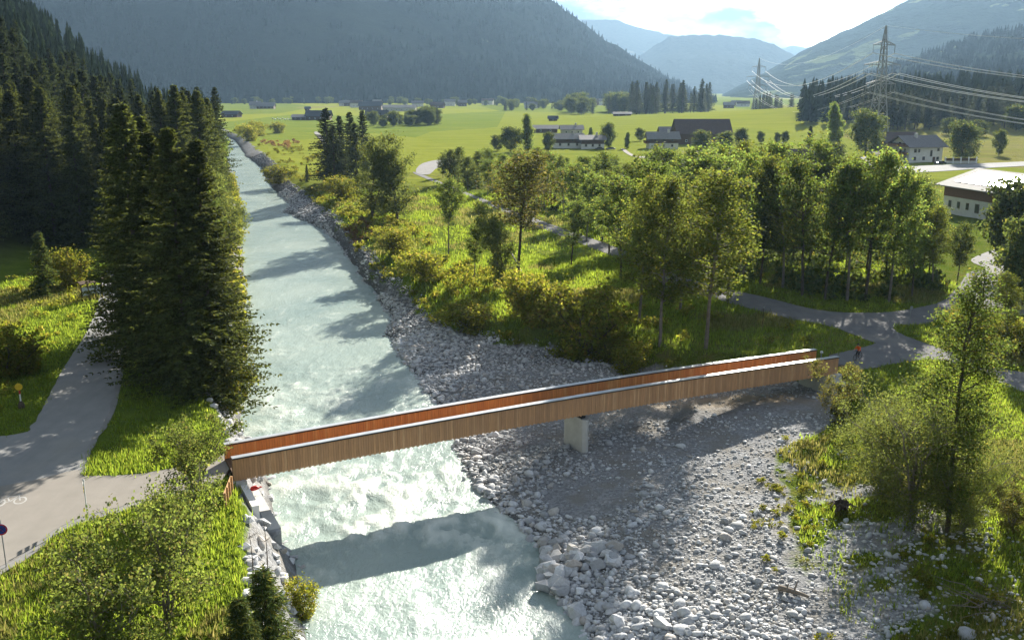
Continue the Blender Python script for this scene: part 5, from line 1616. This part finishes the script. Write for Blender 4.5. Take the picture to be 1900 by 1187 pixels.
# solar-roofed building on the right
e0, e1 = P(1735, 337, 7.0), P(1852, 354, 7.0)
ed = (e1 - e0) / np.linalg.norm(e1 - e0)
srot = math.atan2(ed[1], ed[0])
en = np.array((-ed[1], ed[0]))
SL, SW, SO = 30.0, 19.0, 1.6
sc_ = e0 + ed * (SL / 2 + SO) + en * (SW / 2 + SO)
solar = house('stable_building', 'white and timber building with solar panels on its broad roof', sc_, srot, SL, SW, 6.8, 3.0, 'plaster', 'roof_light', SO,
              [('f', -12.6, 2.5, 0.9, 1.5), ('f', -9.6, 2.5, 0.9, 1.5), ('f', -6.6, 2.5, 0.9, 1.5), ('f', -3.4, 2.4, 1.3, 2.0), ('f', 3, 2.5, 0.9, 1.5), ('f', 7, 2.5, 0.9, 1.5), ('l', -4, 2.5, 0.9, 1.5), ('l', 4, 2.5, 0.9, 1.5)], upper='wood_red', upper_from=0.60, door=0.4, cat='building')
rfp = [c for c in solar.children if c.name.startswith('roof')][0]
slp = 3.0 / (SW / 2)
ang = math.atan(slp)
pm = MB().box((0, 0, 0), (2.9, 1.48, 0.06)).mesh('solar_panel', M['solar'])
for r_ in range(4):
    for c_ in range(8):
        yl = -SW / 2 - 0.2 + 1.9 + r_ * 1.75 + (0.35 if r_ > 1 else 0)
        xl_p = -SL / 2 + 3.2 + c_ * 3.2 + (0.5 if c_ > 3 else 0)
        zl = 6.9 + 3.0 - slp * abs(yl) + 0.03 + 0.22 + 0.10
        obj('solar_panel', pm, rfp, loc=(xl_p, yl, zl), rot=(ang, 0, 0))

def fw(n, L, v, h=1.2): return [('f', -L / 2 + (k + 0.7) * L / (n + 0.4), v, 1.0, h) for k in range(n)]
far_b = [
 ('farmhouse', 'pale farmhouse with white-edged light roof, left front of the middle farm', 1053, 275, 0.05, 14, 9, 4.6, 2.0, 'plaster', 'roof_light', fw(3, 14, 1.8) + [('f', 2, 3.8, 1, 1)]),
 ('farmhouse', 'pale house with grey roof right beside the white-edged farmhouse', 1098, 276, 0.02, 11, 9, 4.6, 1.6, 'plaster', 'roof_grey', fw(3, 11, 1.8)),
 ('farmhouse', 'grey-roofed house behind the two pale farmhouses', 1060, 256, 0.05, 12, 9, 4.8, 2.0, 'concrete', 'roof_grey', fw(3, 12, 3.2)),
 ('barn', 'long low grey barn behind the columnar tree', 1012, 248, 0.0, 15, 9, 2.8, 1.8, 'wood_dark', 'roof_grey', fw(2, 15, 1.5)),
 ('hut', 'small dark hut alone in the field above the farm', 1026, 229, 0.0, 7, 6, 2.2, 1.8, 'wood_dark', 'roof_dark', fw(1, 7, 1.2)),
 ('chalet', 'white chalet with dark timber upper floor beside the big barn', 1228, 276, 0.0, 14, 10, 5.0, 2.6, 'plaster', 'roof_light', fw(3, 14, 1.6) + fw(3, 14, 4.2)),
 ('house', 'grey-roofed house tucked behind the white chalet of the barn farm', 1246, 262, 0.0, 13, 9, 4.6, 2.4, 'concrete', 'roof_grey', fw(3, 13, 3.6)),
 ('barn', 'huge dark barn with long brown roof in the middle of the fields', 1300, 268, 0.02, 27, 16, 6.0, 6.4, 'wood_dark', 'roof_brown', fw(4, 27, 2.0)),
 ('barn', 'dark barn at the far left field edge beside the forest', 430, 218, -0.2, 17, 11, 3.2, 3.0, 'wood_dark', 'roof_dark', fw(2, 17, 1.5)),
 ('farmhouse', 'far house with pale gable on the left field', 474, 203, 0.1, 14, 12, 5.5, 4.5, 'concrete', 'roof_grey', fw(3, 14, 2.0)),
 ('farmhouse', 'far long house right of the pale gabled one on the left field', 494, 203, 0.0, 24, 12, 4.0, 4.5, 'wood_dark', 'roof_grey', fw(4, 24, 2.0)),
 ('barn', 'low barn with pale roof in the middle of the left field', 560, 223, 0.0, 16, 10, 3.0, 2.0, 'wood_dark', 'roof_grey', fw(3, 16, 1.5)),
 ('barn', 'long dark barn beside the low pale-roofed barn', 592, 223, 0.0, 22, 12, 4.2, 4.4, 'wood_dark', 'roof_dark', fw(4, 22, 1.8)),
 ('barn', 'dark barn just behind the dark spruce group', 700, 222, 0.0, 20, 12, 4.5, 4.0, 'wood_dark', 'roof_dark', fw(3, 20, 1.8)),
 ('hall', 'very long pale-roofed hall at the foot of the mountain', 742, 207, 0.0, 42, 16, 4.5, 3.2, 'concrete', 'roof_light', fw(6, 42, 2.0)),
 ('barn', 'dark barn left of the long pale-roofed hall', 688, 205, 0.0, 30, 14, 6.0, 5.0, 'wood_dark', 'roof_dark', fw(4, 30, 2.0)),
 ('hut', 'tiny dark hut in the left field', 571, 206, 0.0, 6, 6, 3.2, 2.0, 'wood_dark', 'roof_dark', fw(1, 6, 1.5)),
 ('hut', 'flat dark hut at the top of the wide field', 1154, 222, 0.0, 16, 8, 2.0, 1.5, 'wood_dark', 'roof_dark', fw(2, 16, 1.2)),
]
for nm, lab, a, b_, rt_, L_, W_, hw, ri, wa, ro, wi_ in far_b:
    house(nm, lab, P(a, b_), rt_, L_, W_, hw, ri, wa, ro, 1.1, wi_, upper='wood_dark' if wa == 'plaster' else None, upper_from=0.52, balcony=(2.5,) if nm == 'chalet' else None, chimney=(L_ * 0.2, -0.6) if wa != 'wood_dark' else None, cat={'hut': 'hut', 'barn': 'barn', 'hall': 'barn'}.get(nm, 'house'))
rv = np.random.default_rng(90)
for k in range(16):
    a = [648, 662, 700, 775, 812, 835, 858, 905, 940, 985, 1105, 1120, 1365, 1378, 1352, 640][k]
    b_ = rv.uniform(193, 199)
    w1 = 'plaster' if k % 2 else 'wood_dark'
    house('village_house', 'tiny distant village house at the foot of the mountain', P(a, b_, 3.0), rv.uniform(-0.3, 0.3), rv.uniform(12, 20), 10, rv.uniform(4.5, 7), 3.6, w1, ('roof_grey', 'roof_brown', 'roof_light')[k % 3], 0.9, fw(2, 12, 2.2))
for o in list(COL.objects):
    if o.name.startswith('village_house'): o['group'] = 'far village houses'

# garden wall, hedge, bales, cars
q = P(1782, 304)
gw = thing('garden_wall', 'pale garden wall with white posts in front of the round tree by the chalet', 'wall', (q[0], q[1], tz(*q)), 0.12)
MB().box((0, 0, 0.45), (13.5, 0.3, 1.0)).build('plinth', M['concrete'], gw)
for k in range(5):
    MB().box((-6.4 + k * 3.2, 0, 1.25), (0.42, 0.42, 2.5)).build('post', M['white'], gw)
for k in range(4):
    MB().box((-4.8 + k * 3.2, 0, 1.55), (2.7, 0.06, 1.1)).build('fence_panel', M['wood_dark'], gw)
def bale(a, b_, lab, grp):
    q = P(a, b_)
    root = thing('wrapped_bale', lab, 'bale', (q[0], q[1], tz(*q)), random.uniform(0, 3), grp)
    mb = MB()
    t_ = np.linspace(-0.65, 0.65, 7)
    rr = np.array((0.02, 0.62, 0.70, 0.71, 0.70, 0.62, 0.02))
    mb.tube(np.c_[t_, 0 * t_, 0 * t_ + 0.68], rr, 14).build('film', M['bale'], root, True)
for k in range(9):
    bale(1562 + k * 11, 400 + (k % 2) * 3, 'white wrapped bale in the row glimpsed through the alder wood', 'white bales behind the wood')
for k in range(10):
    bale(506 + k * 4.6, 222 + (k % 2) * 1.2, 'far white wrapped bale in the row on the left field', 'white bales on the far field')

def car(lab, a, b_, rot, mat):
    q = P(a, b_)
    root = thing('parked_car', lab, 'car', (q[0], q[1], tz(*q) + 0.02), rot)
    def hullx(pts, y): return [(x_, y, z_) for x_, z_ in pts]
    side = [(-2.1, 0.35), (-2.15, 0.8), (-1.3, 0.95), (1.6, 0.95), (2.1, 0.85), (2.15, 0.35)]
    cab = [(-1.2, 0.95), (-0.6, 1.45), (0.9, 1.45), (1.6, 0.95)]
    for nm, pr, w_, mt in (('body', side, 0.88, M[mat]), ('cabin', cab, 0.78, M['glass'])):
        n_ = len(pr)
        v = hullx(pr, -w_) + hullx(pr, w_)
        mb = MB()
        mb.add(v, [tuple(range(n_))]); mb.add(v, [tuple(range(2 * n_ - 1, n_ - 1, -1))])
        mb.add(v, [((i + 1) % n_, i, i + n_, (i + 1) % n_ + n_) for i in range(n_)])
        mb.build(nm, mt, root)
    for sx in (-1.35, 1.35):
        for sy in (-0.82, 0.82):
            w_ = MB().tube(np.array([(sx, sy - 0.1, 0.32), (sx, sy + 0.1, 0.32)]), [0.32, 0.32], 12).build('wheel', M['asphalt_tyre'], root)
M['car_dark'] = simple('dark_car_paint', (0.02, 0.022, 0.028), 0.3, spec=0.6)
M['car_grey'] = simple('grey_car_paint', (0.18, 0.19, 0.2), 0.3, spec=0.6)
car('dark car parked in front of the pale farmhouses, left one', 1112, 279, 0.1, 'car_dark')
car('dark car parked in front of the pale farmhouses, right one', 1133, 279, 0.0, 'car_grey')
car('dark car parked beside the white chalet', 1744, 306, 0.2, 'car_dark')

# ---------------------------------------------------------------- power line
def pylon_parts():
    parts = []
    mb = MB()
    zs = [0, 7, 13.5, 19.5, 25, 30, 34.5, 39, 43, 46.5, 50, 54, 60]
    hw = lambda z_: np.interp(z_, [0, 25, 50, 60], [4.6, 2.1, 1.0, 0.12])
    for sx, sy in ((-1, -1), (-1, 1), (1, 1), (1, -1)):
        for a, c in zip(zs[:-1], zs[1:]):
            mb.bar((sx * hw(a), sy * hw(a), a), (sx * hw(c), sy * hw(c), c), 0.42)
    cor = [(-1, -1), (1, -1), (1, 1), (-1, 1)]
    for a, c in zip(zs[:-1], zs[1:]):
        for k in range(4):
            p0, p1 = cor[k], cor[(k + 1) % 4]
            mb.bar((p0[0] * hw(a), p0[1] * hw(a), a), (p1[0] * hw(c), p1[1] * hw(c), c), 0.2)
            mb.bar((p1[0] * hw(a), p1[1] * hw(a), a), (p0[0] * hw(c), p0[1] * hw(c), c), 0.2)
            mb.bar((p0[0] * hw(c), p0[1] * hw(c), c), (p1[0] * hw(c), p1[1] * hw(c), c), 0.16)
    parts.append(('mast', mb.mesh('mast', M['steel'])))
    for z_, half in ((50, 8.0), (39.5, 13.5), (29.5, 11.0)):
        mb = MB()
        h_ = hw(z_)
        for sg in (-1, 1):
            for sy in (-1, 1):
                mb.bar((sg * h_, sy * h_, z_), (sg * half, 0, z_), 0.32)
                mb.bar((sg * h_, sy * h_, z_ + 2.0), (sg * half, 0, z_ + 0.1), 0.24)
            for q_ in (0.25, 0.5, 0.75):
                xq = sg * (h_ + (half - h_) * q_)
                mb.bar((xq, 0, z_), (xq, 0, z_ + 2.0 * (1 - q_)), 0.2)
                mb.bar((xq, -h_ * (1 - q_), z_), (xq, h_ * (1 - q_), z_), 0.2)
        parts.append(('crossarm', mb.mesh('crossarm', M['steel'])))
    return parts
PYL = pylon_parts()
ins_me = MB().tube(np.array([(0, 0, 0), (0, 0, -4.2)]), [0.14, 0.14], 6).mesh('insulator', M['steel'])
TIERS = [(50, [-8, 8], 'upper'), (39.5, [-13.5, -7.6, 7.6, 13.5], 'middle'), (29.5, [-10.8, -7.6, 7.6, 10.8], 'lower')]
def pylon(lab, xy, rot, z0=None):
    z_ = tz(*xy) if z0 is None else z0
    root = thing('power_pylon', lab, 'pylon', (xy[0], xy[1], z_), rot, 'lattice pylons of the power line')
    for nm, me in PYL: obj(nm, me, root)
    for zt, xs, _ in TIERS:
        for x_ in xs: obj('insulator', ins_me, root, loc=(x_, 0, zt - 0.05))
    return np.array((xy[0], xy[1], z_)), rot
P1 = pylon('smaller distant lattice pylon left of the wooded knoll', P(1403, 212), 0.12)
P2 = pylon('big nearer lattice pylon rising in front of the wooded knoll', P(1625, 262), 0.45)
P3 = pylon('lattice pylon outside the right edge carrying the cables on', np.array((365.0, 262.0)), 0.75, z0=-6.0)
def att(Pn, x_, z_):
    p_, r_ = Pn
    return np.array((p_[0] + x_ * math.cos(r_), p_[1] + x_ * math.sin(r_), p_[2] + z_))
def cable(A, B, sag, rad, twin, lab):
    t_ = np.linspace(0, 1, 40)
    c = A + (B - A) * t_[:, None]
    c[:, 2] -= 4 * sag * t_ * (1 - t_)
    mb = MB()
    if twin:
        d = (B - A)[:2]; d = d / np.linalg.norm(d)
        off = np.array((-d[1], d[0], 0)) * 0.28
        mb.tube(c + off, rad, 5); mb.tube(c - off, rad, 5)
        for k in range(4, 40, 6):
            mb.bar(c[k] + off, c[k] - off, 0.06)
    else:
        mb.tube(c, rad, 5)
    tag(mb.build('power_cable', M['cable'], None, True), lab, 'cable', 'cables of the power line')
for (Pa, Pb, span, sg) in ((P2, P3, 'from the big pylon towards the right edge', 15.0), (P1, P2, 'between the distant pylon and the big pylon', 17.0)):
    near_ = Pa is P2
    cable(att(Pa, 0, 60), att(Pb, 0, 60), sg * 0.75, 0.06, False, 'thin earth wire at the pylon tips, ' + span)
    for zt, xs, tn in TIERS:
        for k, x_ in enumerate(xs):
            nm = ('left', 'right')[k] if len(xs) == 2 else ('outer left', 'inner left', 'inner right', 'outer right')[k]
            cable(att(Pa, x_, zt - 4.3), att(Pb, x_, zt - 4.3), sg, (0.11 if near_ else 0.07) * (0.75 if tn == 'lower' else 1), tn != 'lower', f'{nm} cable of the {tn} crossarm, {span}')

# ---------------------------------------------------------------- signs and street furniture
q = P(12, 1052)
sg_ = thing('no_stopping_sign', 'round blue no-stopping sign with red rim and cross at the left edge', 'sign', (q[0], q[1], 0.0), 0.25)
MB().tube(np.array([(0, 0, -0.2), (0, 0, 3.1)]), [0.035, 0.035], 8).build('pole', M['steel'], sg_)
a_ = np.linspace(0, 2 * np.pi, 29)[:-1]
def disc(r0, r1, y0, mat, name, zc, parent):
    mb = MB()
    if r0 == 0:
        v = np.concatenate([np.c_[r1 * np.cos(a_), 0 * a_ + y0, zc + r1 * np.sin(a_)], np.c_[r1 * np.cos(a_), 0 * a_ + y0 + 0.012, zc + r1 * np.sin(a_)]])
        n_ = len(a_)
        mb.add(v, [tuple(range(n_))]); mb.add(v, [tuple(range(2 * n_ - 1, n_ - 1, -1))])
        mb.add(v, [((i + 1) % n_, i, i + n_, (i + 1) % n_ + n_) for i in range(n_)])
    else:
        n_ = len(a_)
        v = np.concatenate([np.c_[r_ * np.cos(a_), 0 * a_ + y0, zc + r_ * np.sin(a_)] for r_ in (r0, r1)])
        mb.add(v, [(i, (i + 1) % n_, (i + 1) % n_ + n_, i + n_) for i in range(n_)])
    return mb.build(name, M[mat], parent)
dsc = disc(0, 0.36, -0.06, 'blue', 'disc', 2.5, sg_)
disc(0.28, 0.36, -0.065, 'red', 'rim', 2.5, dsc)
for s_ in (-1, 1):
    MB().bar((-0.2, -0.066, 2.5 - 0.2 * s_), (0.2, -0.066, 2.5 + 0.2 * s_), 0.075, 0.004).build('cross_bar', M['red'], dsc)
q = P(163, 962)
sp = thing('waymark_post', 'slim white signpost with narrow waymark plates beside the bridge path', 'signpost', (q[0], q[1], 0.0), 2.0)
MB().tube(np.array([(0, 0, -0.2), (0, 0, 2.7)]), [0.04, 0.04], 8).build('pole', M['white'], sp)
for k, zq in enumerate((2.45, 2.2, 1.95)):
    MB().box((0.28, 0.055, zq), (0.62, 0.03, 0.16)).build('waymark_plate', M['yellow' if k else 'white'], sp)
MB().tube(np.array([(0, 0, 2.7), (0, 0, 2.8), (0, 0, 2.86)]), [0.06, 0.06, 0.005], 8).build('pole_cap', M['white'], sp)
q = P(40, 756)
mk = thing('marker_post', 'post with round yellow head and red-white band left of the road', 'marker', (q[0], q[1], tz(*q)), 0.2)
MB().tube(np.array([(0, 0, -0.1), (0, 0, 0.3), (0, 0, 0.65)]), [0.3, 0.28, 0.1], 9).build('base', M['bark'], mk, True)
MB().tube(np.array([(0, 0, 0.6), (0, 0, 1.3)]), [0.07, 0.07], 8).build('white_band', M['white'], mk)
MB().tube(np.array([(0, 0, 1.3), (0, 0, 1.75)]), [0.075, 0.075], 8).build('red_band', M['red'], mk)
disc(0, 0.33, -0.08, 'yellow', 'head', 2.0, mk)
q = P(172, 556)
ib = thing('notice_board', 'wooden notice board with little roof and printed panels by the road', 'notice board', (q[0], q[1], tz(*q)), 0.95)
for x_ in (-1.5, -0.5, 0.5, 1.5):
    MB().box((x_, 0, 1.15), (0.13, 0.13, 2.5)).build('post', M['wood_dark'], ib)
for x_ in (-1.0, 0.0, 1.0):
    MB().box((x_, 0, 1.35), (0.86, 0.05, 1.15)).build('panel', M['panel_print'], ib)
mb = MB()
for s_ in (-1, 1):
    mb.add([(-1.9, 0, 2.75), (1.9, 0, 2.75), (1.9, s_ * 0.65, 2.42), (-1.9, s_ * 0.65, 2.42), (-1.9, 0, 2.82), (1.9, 0, 2.82), (1.9, s_ * 0.65, 2.49), (-1.9, s_ * 0.65, 2.49)],
           [(0, 1, 2, 3), (7, 6, 5, 4), (0, 4, 5, 1), (1, 5, 6, 2), (2, 6, 7, 3), (3, 7, 4, 0)])
mb.build('roof', M['wood_dark'], ib)
q = P(1816, 533)
bn = thing('bench', 'wooden bench beside the lay-by on the right', 'bench', (q[0], q[1], 0.02), 0.9)
for y_ in (-0.2, 0.0, 0.2):
    MB().box((0, y_, 0.46), (2.2, 0.17, 0.05)).build('seat_slat', M['deadwood'], bn)
for z_ in (0.68, 0.88):
    MB().box((0, 0.33, z_), (2.2, 0.05, 0.15)).build('back_slat', M['deadwood'], bn)
for x_ in (-0.85, 0.85):
    MB().box((x_, 0.0, 0.2), (0.12, 0.5, 0.46)).build('leg', M['concrete'], bn)
    MB().box((x_, 0.28, 0.68), (0.1, 0.05, 0.62)).build('back_post', M['wood_dark'], bn)
q = P(1687, 606)
rp = thing('road_sign', 'thin grey sign pole with small plate at the far side of the junction', 'sign', (q[0], q[1], 0), 0.4)
MB().tube(np.array([(0, 0, -0.2), (0, 0, 2.6)]), [0.035, 0.035], 8).build('pole', M['steel'], rp)
MB().box((0, -0.05, 2.35), (0.42, 0.03, 0.42)).build('plate', M['steel'], rp)
q = P(1415, 602)
rp = thing('marker_pole', 'thin dark pole in the grass by the bend of the riverside path', 'pole', (q[0], q[1], tz(*q)), 0)
MB().tube(np.array([(0, 0, -0.2), (0, 0, 2.4)]), [0.045, 0.035], 8).build('pole', M['bark'], rp)
MB().box((0, -0.06, 2.2), (0.22, 0.03, 0.3)).build('plate', M['steel'], rp)
q = bw(BL + 0.3, WB - 0.6)
rp = thing('path_light', 'small white-headed bollard light at the right end of the bridge', 'bollard', (q[0], q[1], 0.0), 0)
MB().tube(np.array([(0, 0, 0), (0, 0, 1.15)]), [0.06, 0.05], 8).build('post', M['steel'], rp)
MB().tube(np.array([(0, 0, 1.12), (0, 0, 1.18), (0, 0, 1.32), (0, 0, 1.4)]), [0.05, 0.16, 0.16, 0.03], 10).build('head', M['white'], rp, True)

# painted bicycle on the path, lower left
q = P(18, 932)
mb = MB()
def ring(cx_, cy_, r0, r1):
    n_ = len(a_)
    v = np.concatenate([np.c_[cx_ + r_ * np.cos(a_) * 1.0, cy_ + r_ * np.sin(a_) * 1.5, 0 * a_] for r_ in (r0, r1)])
    mb.add(v, [(i, i + n_, (i + 1) % n_ + n_, (i + 1) % n_) for i in range(n_)])
def line(x0, y0, x1, y1, w_=0.08):
    d = np.array((x1 - x0, y1 - y0)); d = d / np.linalg.norm(d); p_ = np.array((-d[1], d[0])) * w_ / 2
    mb.add([(x0 - p_[0], y0 - p_[1], 0.001), (x1 - p_[0], y1 - p_[1], 0.001), (x1 + p_[0], y1 + p_[1], 0.001), (x0 + p_[0], y0 + p_[1], 0.001)], [(0, 1, 2, 3)])
ring(-0.55, 0, 0.27, 0.36); ring(0.55, 0, 0.27, 0.36)
for l_ in ((-0.55, 0, -0.2, 0.75), (-0.2, 0.75, 0.4, 0.75), (0.4, 0.75, 0.0, 0.0), (0.0, 0.0, -0.2, 0.75), (-0.55, 0, 0, 0), (0.55, 0, 0.36, 0.95), (0.36, 0.95, 0.6, 1.0), (-0.35, 0.9, -0.08, 0.9)): line(*l_)
o = mb.build('road_marking', M['road_paint'], None, loc=(q[0], q[1], 0.071), rot=(0, 0, 0.35), scale=(1.2, 1.2, 1))
tag(o, kind='structure')

# ---------------------------------------------------------------- cyclists
def skin_mesh(name, joints, edges, radii, mat, sub=2):
    me = bpy.data.meshes.new(name)
    me.from_pydata([tuple(j) for j in joints], edges, [])
    o = bpy.data.objects.new(name + '_tmp', me)
    COL.objects.link(o)
    sk = o.modifiers.new('skin', 'SKIN')
    sk.use_smooth_shade = True
    for i, r_ in enumerate(radii):
        me.skin_vertices[0].data[i].radius = (r_, r_) if not isinstance(r_, tuple) else r_
    me.skin_vertices[0].data[0].use_root = True
    ss = o.modifiers.new('sub', 'SUBSURF'); ss.levels = sub; ss.render_levels = sub
    dg = bpy.context.evaluated_depsgraph_get()
    dg.update()
    res = bpy.data.meshes.new_from_object(o.evaluated_get(dg))
    bpy.data.objects.remove(o)
    res.materials.clear(); res.materials.append(mat)
    for p_ in res.polygons: p_.use_smooth = True
    return res

def make_bike(lab, loc, rot):
    root = thing('bicycle', lab, 'bicycle', loc, rot)
    a2 = np.linspace(0, 2 * np.pi, 33)
    for x_ in (-0.52, 0.54):
        w_ = MB().tube(np.c_[x_ + 0.33 * np.cos(a2), 0 * a2, 0.35 + 0.33 * np.sin(a2)], 0.025, 6).build('wheel', M['asphalt_tyre'], root, True)
        mb = MB()
        for k in range(10):
            an = k * math.pi / 5
            mb.bar((x_, 0, 0.35), (x_ + 0.31 * math.cos(an), 0, 0.35 + 0.31 * math.sin(an)), 0.008)
        mb.build('spokes', M['steel'], w_)
    mb = MB()
    for p0, p1 in (((-0.52, 0, 0.35), (-0.08, 0, 0.33)), ((-0.08, 0, 0.33), (-0.24, 0, 0.86)), ((-0.52, 0, 0.35), (-0.2, 0, 0.74)), ((-0.2, 0, 0.76), (0.38, 0, 0.86)), ((-0.08, 0, 0.33), (0.38, 0, 0.78))):
        mb.tube(np.array([p0, p1]), [0.022, 0.022], 6)
    mb.build('frame', M['black'], root)
    MB().tube(np.array([(0.54, 0, 0.35), (0.42, 0, 0.72), (0.36, 0, 1.0)]), [0.02, 0.022, 0.02], 6).build('fork', M['black'], root)
    MB().tube(np.array([(0.36, -0.32, 1.02), (0.42, -0.1, 1.02), (0.42, 0.1, 1.02), (0.36, 0.32, 1.02)]), [0.017] * 4, 6).build('handlebar', M['black'], root)
    MB().tube(np.array([(-0.36, 0, 0.9), (-0.24, 0, 0.92), (-0.1, 0, 0.91)]), [0.05, 0.07, 0.025], 7).build('saddle', M['black'], root, True)
    return root

def make_rider(lab, loc, rot, top, helmet='dark_cloth'):
    root = thing('person', lab, 'person', loc, rot)
    hip, chest, neck = (-0.22, 0, 0.98), (-0.02, 0, 1.32), (0.06, 0, 1.47)
    J = [hip, (-0.13, 0, 1.14), chest, neck, (0.11, 0, 1.58), (0.14, 0, 1.68)]
    E = [(0, 1), (1, 2), (2, 3), (3, 4), (4, 5)]
    R = [0.15, 0.145, 0.165, 0.065, 0.085, 0.075]
    for s_ in (-1, 1):
        b0 = len(J)
        J += [(0.02, s_ * 0.19, 1.40), (0.16, s_ * 0.27, 1.17), (0.34, s_ * 0.29, 1.05), (0.40, s_ * 0.28, 1.04)]
        E += [(2, b0), (b0, b0 + 1), (b0 + 1, b0 + 2), (b0 + 2, b0 + 3)]
        R += [0.075, 0.055, 0.042, 0.04]
        b1 = len(J)
        knee = (0.13, s_ * 0.12, 0.72) if s_ > 0 else (0.12, s_ * 0.12, 0.60)
        foot = (-0.02, s_ * 0.12, 0.36) if s_ > 0 else (-0.06, s_ * 0.12, 0.20)
        J += [(-0.18, s_ * 0.10, 0.92), knee, foot, (foot[0] + 0.17, foot[1], foot[2] - 0.03)]
        E += [(0, b1), (b1, b1 + 1), (b1 + 1, b1 + 2), (b1 + 2, b1 + 3)]
        R += [0.10, 0.068, 0.045, 0.04]
    me = skin_mesh('body', J, E, R, M['skin'], 2)
    # clothing by region: jersey above the hip, dark shorts and helmet
    me.materials.append(M[top]); me.materials.append(M['dark_cloth'])
    for p_ in me.polygons:
        c = p_.center
        if c.z < 0.50 and c.z > 0.30: i = 0
        elif c.z < 1.0 and c.x < 0.3: i = 2
        elif c.z < 1.49 and not (c.x > 0.22): i = 1
        else: i = 0
        if c.z < 0.42: i = 2
        p_.material_index = i
    obj('body', me, root)
    mb = MB()
    th = np.linspace(0, 0.5 * np.pi, 6)
    mb.tube(np.c_[0.13 - 0.02 * np.sin(th), 0 * th, 1.66 + 0.14 * np.sin(th)], 0.135 * np.cos(th) + 0.004, 12).build('helmet', M[helmet], root, True)
    # five-fingered hands closed on the grips
    for s_ in (-1, 1):
        hm = MB()
        hm.box((0.385, s_ * 0.285, 1.05), (0.07, 0.08, 0.035))
        for k in range(4):
            y_ = s_ * (0.255 + 0.02 * k)
            hm.tube(np.array([(0.41, y_, 1.06), (0.44, y_, 1.045), (0.435, y_, 1.01), (0.405, y_, 1.0)]), [0.010, 0.010, 0.009, 0.008], 5)
        hm.tube(np.array([(0.37, s_ * 0.25, 1.05), (0.38, s_ * 0.225, 1.02), (0.40, s_ * 0.22, 1.0)]), [0.011, 0.010, 0.008], 5)
        hm.build('hand', M['skin'], root, True)
    return root
q = P(1591, 667, 0.06)
hd = BROT + math.pi + 0.25
make_bike('dark bicycle ridden onto the right end of the bridge', (q[0], q[1], 0.062), hd)
make_rider('cyclist in bright orange jersey and dark helmet about to cross the bridge', (q[0], q[1], 0.062), hd, 'orange')
q = P(1117, 453, 0.06)
make_bike('tiny distant bicycle on the riverside path', (q[0], q[1], 0.062), 2.2)
make_rider('far-off cyclist in dark clothing on the riverside path', (q[0], q[1], 0.062), 2.2, 'dark_cloth')

# ---------------------------------------------------------------- haze (the air of the valley)
hz = MB().box((0, 5250, 497), (13000, 11100, 1006)).mesh('haze')
m = bpy.data.materials.new('valley_haze')
m.use_nodes = True
m.node_tree.nodes.clear()
ho = m.node_tree.nodes.new('ShaderNodeOutputMaterial')
pv = m.node_tree.nodes.new('ShaderNodeVolumePrincipled')
pv.inputs['Color'].default_value = (0.45, 0.70, 1.0, 1)
pv.inputs['Density'].default_value = 0.5e-4
pv.inputs['Anisotropy'].default_value = 0.3
m.node_tree.links.new(pv.outputs[0], ho.inputs['Volume'])
hz.materials.append(m)
tag(obj('haze', hz), kind='stuff')
